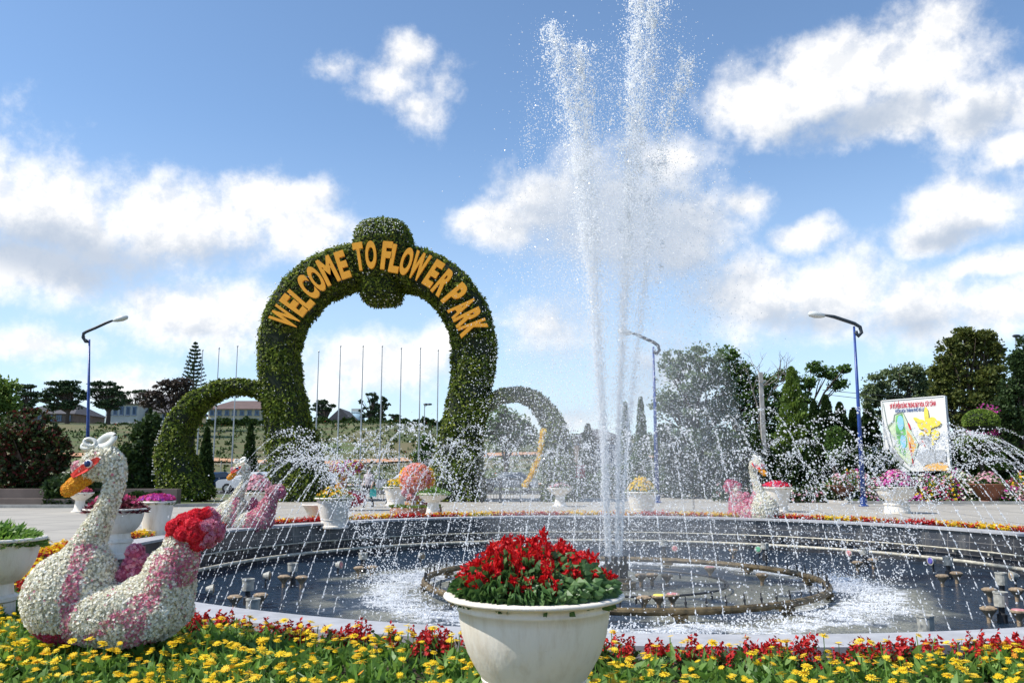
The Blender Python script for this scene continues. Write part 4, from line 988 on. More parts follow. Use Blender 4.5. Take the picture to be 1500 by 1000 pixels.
def px_clumps(px, d, L, z0=0, ydep=.75):
    """ellipses measured on the photograph -> ellipsoids at the tree's own distance"""
    bx = P(px, 700, d)[0]; out = []
    for (x, y, rx, ry) in L:
        q = P(x, y, d); k = d/F; dy = rng.uniform(-.35, .35)*rx*k
        out.append((q[0]-bx, dy, q[2]-z0, rx*k, rx*k*ydep, ry*k))
    return (bx, d, z0), out
def ptree(name, label, cat, px, d, L, leaf, z0=0, **kw):
    loc, cl = px_clumps(px, d, L, z0); return tree_clumps(name, label, cat, loc, cl, leaf, **kw)
def conifer(name, label, px, d, top_py, hw, leaf, z0=0, n=5000, lsize=.3, rough=.18, bulge=.25, cat='tree', group='trees and shrubs beyond the plaza'):
    bx = P(px, 700, d)[0]; H = P(px, top_py, d)[2]-z0; r = hw*d/F; root = thing(name, label, cat, (bx, d, z0), 0, group)
    MB().tube([(0,0,-.2),(0,0,H*.5),(0,0,H*.97)], [r*.14, r*.09, .02], 7).build('trunk', 'bark', root)
    t_ = rng.random(n)**1.15; prof = (1-t_)**.8*(1-bulge)+bulge*np.sqrt(np.clip(1-t_, 0, 1)*np.clip(t_*6, 0, 1)); a = rng.uniform(0, 6.283, n)
    lump = 1+rough*np.sin(a*5+t_*31)+rough*.8*np.sin(a*3-t_*53)+rng.normal(0, .06, n); rr = r*prof*lump*rng.random(n)**.28
    pos = np.stack([rr*np.cos(a), rr*np.sin(a), t_*H+.1], 1); N = np.stack([np.cos(a), np.sin(a), np.full(n, .9)], 1)
    mb = MB(); scatter(mb, LEAFX, pos, frames(np.stack([-np.sin(a), np.cos(a), np.zeros(n)], 1)*0+N, jit=.45), rng.uniform(.6, 1.3, n)*lsize); mb.build('crown', leaf, root); return root
def hz1(px, d): return float(hz_(P(px, 700, d)[0], d))
# umbrella pines on the hill at the left
def pine(label, px, d, top, halfw, base_py, n=16, seed=1, lean=0):
    z0 = hz1(px, d); r = np.random.default_rng(seed); L = []
    hh = base_py-top
    for i in range(int(n*2.3)):
        t_ = r.random()**1.2; y = top+hh*.05+t_*hh*.60; wd = halfw*(.35+.65*math.sin(math.pi*min(1, .10+t_*.75))); x = px+r.uniform(-1, 1)*wd*.85
        L.append((x, y, halfw*r.uniform(.16, .30), hh*r.uniform(.025, .045)))
    ptree('pine_tree', label, 'tree', px, d, L, 'leaf_pine', z0, lsize=.36, dens=1.3, trunk_r=.35, fork=.75, sub=6, tight=.85, group='pine trees on the hill')
pine('spreading dark pine on the hill, left of the blue lamp post', 92, 150, 556, 42, 622, 22, 3)
pine('spreading dark pine on the hill, just right of the blue lamp post', 152, 152, 557, 34, 622, 18, 4)
pine('smaller thin pine on the hill beside the leafy tree at the left edge', 34, 150, 562, 26, 622, 12, 5)
pine('dark pine beside the left leg of the gate, seen through it', 474, 165, 585, 20, 632, 12, 8)
pine('tall thin pine seen through the gate, left of a pair', 541, 170, 574, 18, 634, 9, 9)
pine('tall thin pine seen through the gate, right of a pair', 556, 172, 577, 16, 634, 8, 10)
pine('small pine behind the right of the gate opening', 578, 168, 606, 11, 632, 7, 11)
pine('distant low dark pine behind the pale hillside building', 190, 230, 570, 40, 614, 16, 12)
ptree('leafy_tree', 'yellow green leafy tree cut by the left edge', 'tree', -4, 70, [(-8,585,24,20),(10,568,16,14),(4,610,24,18),(-14,560,14,14),(16,592,14,12),(0,640,26,18)], 'leaf_light', lsize=.32, trunk_r=.25)
ptree('purple_tree', 'purplish brown spreading tree on the hill behind the left arch', 'tree', 246, 130, [(225,580,18,9),(248,566,20,10),(268,562,18,9),(240,592,22,8),(262,580,18,10),(282,578,14,9),(215,592,10,6)], 'leaf_brown', hz1(246, 130), lsize=.33, dens=.8, trunk_r=.3)
ptree('dark_shrub', 'big dark shrub with reddish leaf tips at the left', 'shrub', 42, 40, [(20,640,34,26),(60,650,30,26),(42,615,30,16),(10,670,30,26),(58,685,34,22),(30,700,36,20),(85,665,18,24)], 'leaf_redshrub', lsize=.2, trunk_r=.15, dens=1.15)
ptree('green_shrub', 'dark green bushy shrub against the left leg of the side arch', 'shrub', 205, 44, [(210,640,20,22),(196,670,22,22),(214,695,22,24),(190,706,16,20),(222,620,12,14)], 'leaf_dark', lsize=.2, trunk_r=.12)
ptree('green_shrub', 'light tipped shrub behind the head of the big swan', 'shrub', 160, 46, [(150,680,28,14),(172,668,22,14),(135,700,24,18),(172,700,22,18)], 'leaf_mid', lsize=.2, trunk_r=.12)
ptree('green_shrub', 'low dark shrub under the red tipped one at the left', 'shrub', 118, 38, [(105,712,24,16),(128,700,18,14),(84,716,18,14)], 'leaf_dark', lsize=.17, trunk_r=.1)
conifer('cypress', 'small dark cypress just inside the left side arch', 300, 60, 628, 13, 'leaf_dark', lsize=.3, n=2600)
conifer('cypress', 'dark cypress inside the left side arch by its right leg', 364, 62, 622, 12, 'leaf_dark', lsize=.3, n=2600)
conifer('cypress', 'small dark cypress in the shrubs behind the maroon planter', 214, 70, 600, 9, 'leaf_dark', lsize=.3, n=1800)
# monkey-puzzle-like tree: whorls of upswept branches
def araucaria():
    d = 140; px = 275; z0 = hz1(px, d); H = P(px, 500, d)[2]-z0; bx = P(px, 700, d)[0]
    root = thing('star_pine', 'tall narrow star pine with tiered branches behind the left arch', 'tree', (bx, d, z0)); MB().tube([(0,0,-.3),(0,0,H*.6),(0,0,H)], [.28,.16,.03], 7).build('trunk', 'bark_grey', root)
    mb = MB(); tiers = 19
    for i in range(tiers):
        t_ = i/(tiers-1); z = H*(.22+.76*t_); Lb = 2.7*(1-t_)**.75+.25
        for k in range(7):
            a = 2*math.pi*(k+rng.random()*.5)/7+i; m = 16; s_ = np.linspace(.1, 1, m); x = s_*Lb; pos = np.stack([x*math.cos(a), x*math.sin(a), z-.15*s_*Lb+.33*s_**2*Lb], 1)
            mb.tube([pos[0], pos[m//2], pos[-1]], [.05,.04,.02], 4, mi=1)
            scatter(mb, LEAFX, pos+rng.normal(0, .05, pos.shape), frames(np.tile([0, 0, 1.], (m, 1)), jit=.6), .34, 0)
    mb.build('crown', ('leaf_pine', 'bark'), root)
araucaria()
# right-hand trees
ptree('leafy_tree', 'large grey green tree behind the spray to the right of the jets', 'tree', 1020, 55, [(1000,560,34,28),(1030,525,30,20),(985,530,20,16),(1055,560,26,24),(1015,600,42,30),(1060,605,28,26),(975,590,22,24),(1030,640,45,26),(985,650,34,26)], 'leaf_grey', lsize=.19, trunk_r=.3, dens=.8, sub=20)
ptree('leafy_tree', 'mid green tree with loose top right of the grey green one', 'tree', 1085, 58, [(1066,520,16,12),(1080,545,22,18),(1100,575,24,22),(1075,585,22,20),(1110,610,28,24),(1085,640,34,24),(1125,560,12,12),(1130,590,18,18),(1140,615,20,20),(1120,640,24,22)], 'leaf_mid', lsize=.2, trunk_r=.28)
ptree('leafy_tree', 'loose open crowned tree with long bare limbs left of the right lamp post', 'tree', 1178, 60, [(1215,545,17,9),(1228,562,14,9),(1195,538,14,9),(1180,560,16,10),(1236,540,9,6),(1150,550,16,10),(1162,590,28,18)], 'leaf_mid', lsize=.19, trunk_r=.2, dens=.8, fork=.6)
def bare():
    d = 57; bx = P(1118, 700, d)[0]; root = thing('bare_tree', 'leafless branching tree standing above the green crowns', 'tree', (bx, d, 0)); mb = MB()
    def br(p, q, r0, depth):
        mid = (p+q)/2+rng.normal(0, .06, 3)*np.linalg.norm(q-p); mb.tube([p, mid, q], [r0, r0*.8, r0*.55], 5)
        if depth:
            for _ in range(3):
                dv = (q-p); Ln = np.linalg.norm(dv)*rng.uniform(.5, .8); dd = dv/np.linalg.norm(dv)+rng.normal(0, .42, 3); dd[2] = abs(dd[2]); dd /= np.linalg.norm(dd); br(q, q+dd*Ln, r0*.5, depth-1)
    br(np.array([0, 0, -.2]), np.array([-.1, 0, 5.0]), .22, 0)
    for tx, ty, rr in ((1103,572,.08),(1117,566,.09),(1130,572,.07)):
        e = P(tx, ty, d)-np.array([bx, d, 0]); br(np.array([-.1, 0, 5.0]), e, rr, 3)
    mb.build('trunk', 'bark_grey', root)
bare()
conifer('cypress', 'pale green cone shaped cypress behind the white concrete post', 1167, 50, 540, 34, 'leaf_light', lsize=.2, n=15000, rough=.22, bulge=.35)
for i, (px, tp, hw, lb) in enumerate([(1198,590,13,'dark cypress, first of the row right of the pale one'),(1216,582,13,'dark cypress, second of the row right of the pale one'),(1236,592,14,'dark cypress left of the right lamp post'),(1256,600,13,'dark cypress directly behind the right lamp post'),(1278,596,15,'dark cypress between lamp post and map board')]):
    conifer('cypress', lb, px, 52+i*.6, tp, hw*1.7, 'leaf_dark', lsize=.2, n=11000, bulge=.6)
conifer('cypress', 'slim grey green cypress behind the tall jets', 941, 55, 585, 13, 'leaf_mid', lsize=.28, n=3500)
conifer('cypress', 'slim cypress left of the middle lamp post', 918, 57, 592, 12, 'leaf_mid', lsize=.28, n=3000)
conifer('cypress', 'short dark cypress between the gate and the tall jets', 862, 58, 624, 18, 'leaf_dark', lsize=.28, n=3500, bulge=.5)
ptree('leafy_tree', 'pale leafed airy tree behind the map board', 'tree', 1316, 62, [(1285,560,22,14),(1315,548,22,12),(1340,560,22,14),(1300,580,26,14),(1352,548,16,10),(1330,585,34,20),(1290,605,26,18),(1275,580,16,16),(1358,575,18,18),(1335,540,16,8)], 'leaf_pale', lsize=.2, dens=.9, trunk_r=.2)
ptree('leafy_tree', 'tall dense dark green tree right of the map board', 'tree', 1420, 56, [(1395,515,20,20),(1425,505,24,20),(1452,515,18,20),(1380,545,16,16),(1410,545,28,24),(1445,555,26,26),(1390,590,26,30),(1430,600,30,34),(1400,640,30,30),(1445,640,26,30),(1412,490,16,10),(1442,492,14,8),(1462,540,14,22),(1378,565,14,22),(1465,580,16,24)], 'leaf_olive', lsize=.2, dens=1.15, trunk_r=.35, sub=24)
ptree('dark_conifer', 'very dark full conifer cut by the right edge', 'tree', 1500, 46, [(1500,540,16,22),(1485,575,18,22),(1505,590,24,26),(1480,615,22,24),(1500,640,28,28),(1478,655,20,22),(1500,510,10,16),(1500,690,32,26),(1478,690,20,18),(1490,535,14,20),(1474,600,16,22)], 'leaf_dark', lsize=.16, dens=1.25, trunk_r=.3)
# background wood behind the left and right trees (shrubs filling the gap to the plaza)
def hedge(name, label, pts, d, leaf, h, n=9000, lsize=.2, dy=1.6, flowers=None, cat='hedge', kind=None, nf=0):
    x0, x1 = P(pts[0], 700, d)[0], P(pts[1], 700, d)[0]; Lx = x1-x0
    X = rng.uniform(0, Lx, n); Y = rng.uniform(-dy, dy, n); top = h*(.78+.16*np.sin(X*1.3+label.__len__())+.10*np.sin(X*3.7)+.06*np.sin(X*7.1))*np.sqrt(np.clip(1-(Y/dy)**4, 0, 1))
    Z = top*(rng.random(n)**.45); mb = MB(); scatter(mb, LEAFX, np.stack([X-Lx/2, Y, Z], 1), frames(np.stack([rng.normal(0, .5, n), Y/dy-.4, np.full(n, .7)], 1), jit=.4), rng.uniform(.6, 1.3, n)*lsize, 0)
    mats = [leaf]
    if flowers:
        m = nf; X = rng.uniform(0, Lx, m); Y = rng.uniform(-dy, dy*.3, m); top = h*(.80+.16*np.sin(X*1.3+label.__len__())+.10*np.sin(X*3.7)+.06*np.sin(X*7.1))*np.sqrt(np.clip(1-(Y/dy)**4, 0, 1)); Z = top*(.4+.62*rng.random(m))
        cid = (np.sin(X*.9+Y)*1.5+np.cos(X*2.3-Y*2)*1.2+rng.normal(0, .4, m)); cid = np.clip(((cid+2.6)/5.2*len(flowers)).astype(int), 0, len(flowers)-1)
        for j, fl in enumerate(flowers):
            s_ = cid == j; scatter(mb, FLOWER, np.stack([X-Lx/2, Y-.05, Z], 1)[s_], frames(np.tile([0, -.6, .8], (s_.sum(), 1)), jit=.5), rng.uniform(.7, 1.3, s_.sum())*lsize*.42, j+1); mats.append(fl)
    o = mb.build(name, tuple(mats)); o.location = (x0+Lx/2, d, 0); tag(o, label, cat, kind=kind); return o
hedge('hedge', 'dark clipped hedge behind the steps at the left', (-60, 150), 41, 'leaf_dark', 1.3, 9000)
hedge('hedge', 'low dark hedge in front of the left side arch', (80, 236), 38.2, 'leaf_dark', .75, 7000, .16, .9)
hedge('undergrowth', 'dark green undergrowth beneath the trees right of the jets', (965, 1300), 49.5, 'leaf_dark', 4.0, 30000, .25, 2.0, kind='stuff', cat='undergrowth')
hedge('undergrowth', 'deep green undergrowth beneath the trees behind the map board', (1290, 1560), 53.5, 'leaf_dark', 4.6, 26000, .25, 1.6, kind='stuff', cat='undergrowth')
hedge('undergrowth', 'grey green bushes between the gate and the jets', (836, 985), 51, 'leaf_mid', 2.3, 9000, .24, 1.4, kind='stuff', cat='undergrowth')
hedge('flower_border', 'mixed pink and white flowering border along the right plaza edge', (1240, 1560), 43.6, 'leaf_mid', 1.5, 12000, .15, 1.7, ('petal_palepink','petal_white','petal_magenta','petal_yellow','petal_deeppink'), kind='stuff', cat='flowers', nf=5200)
hedge('flower_border', 'green and white border behind the swan facing right', (1050, 1235), 43.2, 'leaf_dark', .9, 6000, .15, 1.2, ('petal_white','petal_palepink'), kind='stuff', cat='flowers', nf=700)
hedge('hedge', 'far dark hedge on the crest of the hill seen through the gate', (300, 660), 160, 'leaf_dark', 2.0, 9000, .45, 1.6).location.z = 7.0
hedge('hedge', 'dark hedge along the crest of the hill at the left', (60, 300), 168, 'leaf_dark', .9, 6000, .4, 1.6).location.z = 10.0
for o in [x for x in bpy.data.objects if x.get('label', '').startswith('far dark hedge')]: o.location.z = float(hz_(o.location.x, 160))-.8
# shrubs and flower rows on the slope
def slope_plants():
    mb = MB(); n = 3600; X = rng.uniform(-70, 40, n); Y = 74+rng.random(n)*82; rows = np.round(Y/3.2)*3.2+rng.normal(0, .35, n); Z = hz_(X, rows)
    k = 7; pos = np.repeat(np.stack([X, rows, Z+.15], 1), k, 0)+rng.normal(0, .22, (n*k, 3)); mi = rng.random(len(pos))
    scatter(mb, LEAFX, pos[mi < .8], frames(np.tile([0, -.3, 1.], ((mi < .8).sum(), 1)), jit=.6), .34, 0)
    scatter(mb, FLOWER, pos[mi >= .975]+[0, 0, .12], frames(np.tile([0, -.4, 1.], ((mi >= .975).sum(), 1)), jit=.5), .09, 1)
    s_ = (mi >= .8) & (mi < .9); scatter(mb, LEAFX, pos[s_], frames(np.tile([0, -.3, 1.], (s_.sum(), 1)), jit=.6), .3, 2)
    tag(mb.build('slope_plants', ('leaf_dark', 'petal_rededge', 'leaf_olive')), 'rows of low plants and flowers on the hill slope', 'plants', kind='stuff')
slope_plants()
ptree('round_bush', 'rounded bush seen through the gate in front of the far house', 'shrub', 608, 150, [(600,640,10,7),(612,636,9,7),(622,642,8,6)], 'leaf_mid', hz1(608, 150), lsize=.45, trunk_r=.15)
ptree('leafy_tree', 'bushy tree seen inside the right side arch', 'tree', 740, 75, [(735,610,20,14),(755,620,20,14),(722,628,18,14),(745,640,26,14),(770,635,14,14)], 'leaf_mid', lsize=.35, trunk_r=.2)
ptree('leafy_tree', 'bushy tree at the right foot of the gate opening', 'tree', 625, 85, [(622,650,10,12),(630,665,12,12),(615,668,12,10)], 'leaf_mid', lsize=.32, trunk_r=.15)
ptree('round_bush', 'clipped round bush below the cypress row', 'shrub', 1224, 45, [(1224,634,12,9),(1224,650,13,10),(1222,668,12,10)], 'leaf_mid', lsize=.14, trunk_r=.12)
# cloud-pruned topiary
def cloud_tree():
    d = 45; px = 1440; bx = P(px, 700, d)[0]; root = thing('cloud_pruned_tree', 'cloud pruned tree of bright green pads right of the map board', 'tree', (bx, d, 0)); k = d/F
    pads = [(1437,617,25,18),(1432,646,31,9),(1425,651,22,7),(1453,670,19,8),(1481,662,15,8),(1462,684,18,8)]; tm = MB()
    tm.tube([(0,0,-.1),(.1,0,1.2),(-.1,0,2.2),(0,0,P(px,617,d)[2])], [.14,.12,.1,.05], 7)
    for (x, y, rx, ry) in pads[1:]: q = P(x, y, d); tm.tube([(0,0,q[2]-.4), ((q[0]-bx)*.6,0,q[2]-.15), (q[0]-bx,0,q[2])], [.06,.05,.03], 5)
    tm.build('trunk', 'bark', root)
    for (x, y, rx, ry) in pads:
        q = P(x, y, d); c = np.array([q[0]-bx, 0, q[2]]); r = np.array([rx*k, rx*k*.9, ry*k]); n = int(1800*rx*ry/400)+500; v = rng.normal(size=(n, 3)); v /= np.linalg.norm(v, axis=1)[:, None]; v[:, 2] = np.where(v[:, 2] < -.35, -.35, v[:, 2])
        mb = MB().ell(c, r*.93, 18, 10, 1); scatter(mb, LEAFX, c+v*r, frames(v, jit=.5), rng.uniform(.6, 1.2, n)*.10, 0); mb.build('foliage_pad', ('leaf_lime', 'green_core'), root)
cloud_tree()
def bougain():
    for i, (px, py, lb) in enumerate([(1447, 634, 'purple bougainvillea bush below the top pad of the cloud pruned tree'), (1456, 607, 'small purple bougainvillea bush beside the top pad of the cloud pruned tree')]):
        d = 46.5; bx = P(px, 700, d)[0]; root = thing('bougainvillea', lb, 'shrub', (bx, d, 0)); z = P(px, py, d)[2]
        MB().tube([(0,0,-.1),(.1,0,z*.5),(0,0,z)], [.06,.05,.03], 6).build('trunk', 'bark', root)
        v = rng.normal(size=(900, 3))*np.array([.36 if i == 0 else .2, .3, .2]); mb = MB(); scatter(mb, FLOWER, v+[0, 0, z], frames(rng.normal(size=(900, 3))+[0, -.5, .6]), .055, 0); scatter(mb, LEAFX, v[:300]*1.1+[0, 0, z], frames(rng.normal(size=(300, 3))), .12, 1)
        mb.build('crown', ('petal_magenta', 'leaf_mid'), root)
bougain()

# ------------------------------------------------------------------ lamp posts, poles
def lamp_post(label, px, d, ytop, arm, head, mats=('lamp_blue', 'lamp_dark', 'lamp_glass'), basew=.115, z0=0):
    """arm: photographed points of the hook and arm; head: ends of the lantern"""
    q0 = P(px[0], 735, d); top = P(px[1], ytop, d); root = thing('street_lamp', label, 'street lamp', (q0[0], d, z0), 0, 'street lamps round the plaza'); o3 = np.array([q0[0], d, z0])
    MB().tube([(0,0,0), (top-o3)*.5, top-o3], [basew, basew*.72, basew*.42], 10).build('pole', mats[0], root, True)
    MB().lathe([(basew*1.8,0),(basew*1.8,.05),(basew*1.3,.08),(basew*1.2,.4)], 12).build('foot', mats[0], root)
    A = np.array([P(x, y, d)-o3 for x, y in arm]); MB().tube(A, [.09]*2+[.085]*(len(A)-3)+[.05], 8).build('arm', mats[1], root, True)
    inner = A[:5]*1.0; c = inner.mean(0)*.0+top-o3; 
    mb = MB(); 
    for i in range(1, 5): mid = (A[i]+c)/2; mb.tube([A[i], A[i]+(c+np.array([0,0,.25])-A[i])*.35], .025, 5)
    mb.build('hook_brace', mats[1], root)
    h0, h1 = P(*head[0], d)-o3, P(*head[1], d)-o3; u = h1-h0; mb = MB()
    mb.tube([h0, h0+u*.25, h0+u*.6, h0+u*.9, h1], [(.07,.07),(.16,.13),(.2,.16),(.16,.12),(.05,.05)], 12); mb.build('lantern', mats[2], root, True)
lamp_post('blue street lamp at the left with its arm reaching right', (127, 131), 45, 497, [(130,500),(125.5,500),(121.5,494),(122.5,488),(128,485),(140,480),(155,473),(168,468.5)], [(166,469.5),(187.5,464)])
lamp_post('blue street lamp at the right with its arm reaching left', (1265, 1251), 38, 478, [(1252,486),(1258,492),(1262,487),(1260,479),(1252,474),(1240,470),(1222,464),(1206,461)], [(1208,462.5),(1184,459.5)])
lamp_post('blue street lamp behind the spray right of the tall jets', (963, 957), 42, 508, [(957,515),(962,518),(966,513),(964,506),(957,501),(948,497),(935,491),(924,487)], [(926,488),(905,485)])
def thin_lamp(label, px, ytop, d, z0, heads, h=.07):
    q = P(px, ytop, d); root = thing('lamp_pole', label, 'lamp', (q[0], d, z0)); H = q[2]-z0
    MB().tube([(0,0,0),(0,0,H)], [h, h*.6], 8).build('pole', 'metal_pole', root)
    for s in heads: MB().ell((s, 0, H), (.32, .18, .12), 10, 6).build('lantern', 'lamp_dark', root); MB().tube([(0,0,H-.3),(s*.8,0,H)], .03, 5).build('arm', 'metal_pole', root)
thin_lamp('slim distant lamp with two heads seen through the gate', 622, 592, 95, 1.0, (.55, .15), .08)
thin_lamp('slim floodlight pole rising above the conifer at the right edge', 1487, 492, 60, 0, (.1,), .06)
for px, tp, d in ((297,514,72),(321,511,72),(348,508,72),(467,516,72),(499,508,72),(532,508,72),(560,508,72),(588,511,72),(616,511,72),(642,514,72)):
    names = {297:'leftmost flagpole, left of the left side arch crown',321:'flagpole above the left side arch, middle of three',348:'flagpole above the left side arch, nearest the gate',467:'first flagpole inside the gate opening, by its left leg',499:'second flagpole inside the gate opening',532:'third flagpole inside the gate opening',560:'fourth, central flagpole inside the gate opening',588:'fifth flagpole inside the gate opening',616:'sixth flagpole inside the gate opening',642:'last flagpole inside the gate opening, by its right leg'}
    q = P(px, tp, d); z0 = float(hz_(q[0], d)); root = thing('flagpole', names[px], 'flagpole', (q[0], d, z0), 0, 'bare flagpoles behind the gate')
    MB().tube([(0,0,-.2),(0,0,q[2]-z0)], [.075,.035], 8).build('pole', 'metal_pole', root); MB().ell((0,0,q[2]-z0+.06), (.07,.07,.09), 8, 6).build('finial', 'metal_pole', root)
def upole():
    d = 48; q = P(1114, 545, d); root = thing('utility_pole', 'pale concrete utility pole among the trees right of the jets', 'utility pole', (q[0], d, 0)); MB().box((0,0,q[2]/2), (.28,.2,q[2]), taper=.75).build('post', 'concrete', root)
    MB().box((0,-.13,q[2]-.5), (.5,.06,.08)).build('crossarm', 'concrete', root)
upole()
# overhead wires at the right
def wires():
    for (a, b, lb) in (((1205, 571, 50), (1500, 578, 60), 'upper overhead wire behind the right lamp post'), ((1205, 577, 50), (1500, 590, 60), 'lower overhead wire behind the right lamp post')):
        p, q = P(*a), P(*b); pts = [p+(q-p)*k/12-np.array([0, 0, .35*math.sin(math.pi*k/12)]) for k in range(13)]; tag(MB().tube(pts, .018, 5).build('overhead_wire', 'fence_dark'), lb, 'wire')
wires()

# ------------------------------------------------------------------ map board
def board():
    d0, d1 = 52.0, 48.5; bl, br = P(1299, 692, d0), P(1391, 688, d1); tl_, tr = P(1293, 590, d0), P(1384.5, 578.5, d1)
    z0, z1 = (bl[2]+br[2])/2, (tl_[2]+tr[2])/2; a = bl.copy(); b = br.copy(); Wd = math.hypot(b[0]-a[0], b[1]-a[1]); H = z1-z0; ang = math.atan2(b[1]-a[1], b[0]-a[0])
    root = thing('map_board', 'big white map board with red heading, park map and yellow orchid', 'sign', ((a[0]+b[0])/2, (a[1]+b[1])/2, 0), ang)
    MB().box((0, .06, (z0+z1)/2), (Wd, .10, H)).build('panel', 'board_white', root)
    mb = MB(); mb.box((Wd/2+.04,.07,(z0+z1)/2), (.07,.2,H+.06)).box((-Wd/2-.04,.07,(z0+z1)/2), (.07,.2,H+.06)).box((0,.07,z1+.04), (Wd,.2,.06)); mb.build('frame', 'board_white', root)
    for s in (-1, 1): MB().box((s*Wd*.36, .25, z1*.48), (.16, .16, z1*.96)).build('post', 'metal_pole', root)
    U = lambda u: (u-.5)*Wd; Vv = lambda v: z0+(1-v)*H     # u,v from the top left of the panel
    lay = [0]
    def poly(pts, mat, name, y=None):
        lay[0] += 1; yy = .004*-1-lay[0]*.004; n = len(pts); V = [(U(u), yy, Vv(v)) for u, v in pts]
        c = (sum(p[0] for p in V)/n, yy, sum(p[2] for p in V)/n); MB().add(V+[c], [(k, (k+1) % n, n) for k in range(n)]).build(name, mat, root)
    def ellp(u, v, ru, rv, n=18, w_=0): return [(u+ru*(1+w_*math.sin(3*a_))*math.cos(a_), v+rv*(1+w_*math.cos(4*a_))*math.sin(a_)) for a_ in [2*math.pi*k/n for k in range(n)]]
    def line(pts, wd, mat, name='map_line'):
        lay[0] += 1; mb = MB(); yy = -.006-lay[0]*.004
        for (u0, v0), (u1, v1) in zip(pts[:-1], pts[1:]):
            x0, x1, y0, y1 = U(u0), U(u1), Vv(v0), Vv(v1); dx, dz = x1-x0, y1-y0; L = math.hypot(dx, dz)+1e-6; nx, nz = -dz/L*wd/2, dx/L*wd/2
            mb.add([(x0+nx,yy,y0+nz),(x1+nx,yy,y1+nz),(x1-nx,yy,y1-nz),(x0-nx,yy,y0-nz)], [(0,1,2,3)]); yy -= .0004
        mb.build(name, mat, root)
    park = [(.20,.20),(.34,.17),(.38,.25),(.44,.40),(.50,.52),(.56,.62),(.52,.72),(.46,.84),(.40,.93),(.30,.84),(.22,.76),(.16,.66),(.20,.58),(.12,.48),(.08,.36),(.18,.28)]
    poly(park, 'map_pale', 'map_area')
    poly([(.22,.22),(.33,.19),(.36,.40),(.38,.60),(.33,.80),(.25,.74),(.22,.60),(.20,.40)], 'map_green', 'map_garden')
    poly([(.38,.42),(.45,.50),(.52,.64),(.46,.78),(.40,.70)], 'map_orange', 'map_quarter')
    poly([(.06,.60),(.16,.70),(.30,.86),(.22,.98),(.10,.84)], 'map_grey', 'map_streets')
    poly(ellp(.29,.32,.052,.105), 'map_lake', 'map_lake'); poly(ellp(.315,.585,.048,.095), 'map_lake', 'map_lake')
    line(park+[park[0]], .035, 'map_line'); line([(.02,.02),(.06,.30),(.12,.56),(.14,.66)], .03, 'map_line'); line([(.06,.40),(.20,.27)], .03, 'map_line'); line([(.06,.70),(.22,.88),(.42,1.0)], .05, 'map_line'); line([(.42,.33),(.45,.42)], .10, 'board_red'); line([(.56,.62),(.62,.58),(.66,.66)], .04, 'board_red'); line([(.42,.60),(.44,.80),(.46,.92)], .05, 'board_red')
    poly([(.62,.94),(.78,.86),(.99,.90),(.99,.99),(.60,.99)], 'map_orange', 'picture_corner'); 
    poly([(.50,.80),(.66,.71),(.97,.71),(.97,.86),(.60,.92)], 'map_grey', 'map_key')
    for (u, v, ru, rv, rot) in ((.72,.24,.035,.12,0),(.64,.36,.075,.07,.4),(.80,.34,.08,.075,-.3),(.73,.42,.05,.10,.1),(.58,.30,.075,.03,.5),(.88,.36,.06,.035,-.4),(.84,.50,.06,.075,.2),(.62,.50,.05,.03,-.6),(.78,.62,.03,.06,.5)):
        pts = [(u+(ru*math.cos(t_)*math.cos(rot)-rv*math.sin(t_)*math.sin(rot)*.8), v+(ru*math.cos(t_)*math.sin(rot)+rv*math.sin(t_)*math.cos(rot))) for t_ in [2*math.pi*k/16 for k in range(16)]]; poly(pts, 'map_yellow', 'orchid_petal')
    poly([(.62,.50),(.70,.54),(.76,.52),(.78,.62),(.72,.68),(.66,.60)], 'map_grey', 'orchid_stalk')
    poly(ellp(.70,.44,.03,.03), 'map_orange', 'orchid_heart')
    def text(s, u, v, size, mat, w_, yoff=-.2):
        cu = bpy.data.curves.new('t', 'FONT'); cu.body = s; cu.size = size; cu.offset = .006; cu.extrude = .004; cu.align_x = 'CENTER'; cu.align_y = 'CENTER'
        o = bpy.data.objects.new('t', cu); COL.objects.link(o); dg = bpy.context.evaluated_depsgraph_get(); dg.update(); me = bpy.data.meshes.new_from_object(o.evaluated_get(dg)); bpy.data.objects.remove(o); vv, T = mesh_arrays(me)
        vv = vv.copy(); vv[:, 0] *= w_*Wd/(vv[:, 0].max()-vv[:, 0].min()); MB().add(np.stack([vv[:, 0]+U(u), -vv[:, 2]-.012, vv[:, 1]+Vv(v)], 1), T).build('heading', mat, root)
    text('SƠ ĐỒ ĐIỂM DỪNG TRƯNG BÀY HOA, CÂY CẢNH', .50, .085, .40, 'board_red', .74)
    text('VƯỜN HOA THÀNH PHỐ ĐÀ LẠT', .46, .155, .27, 'board_blue', .50)
board()
def red_sign():
    d = 46; q = P(844, 690, d); root = thing('red_sign', 'small dark red notice board on a post right of the gate', 'sign', (q[0], d, 0)); MB().box((0,0,q[2]), (.95,.06,.70)).build('panel', 'sign_red', root)
    for s in (-.3, .3): MB().box((s, .06, q[2]/2), (.06, .05, q[2])).build('post', 'fence_dark', root)
    mb = MB()
    for i in range(3):
        x = -.36
        while x < .30:
            wd = rng.uniform(.06, .14); mb.box((x+wd/2, -.034, q[2]+.2-i*.19), (wd, .006, .07)); x += wd+.045
    mb.build('writing', 'board_white', root)
red_sign()

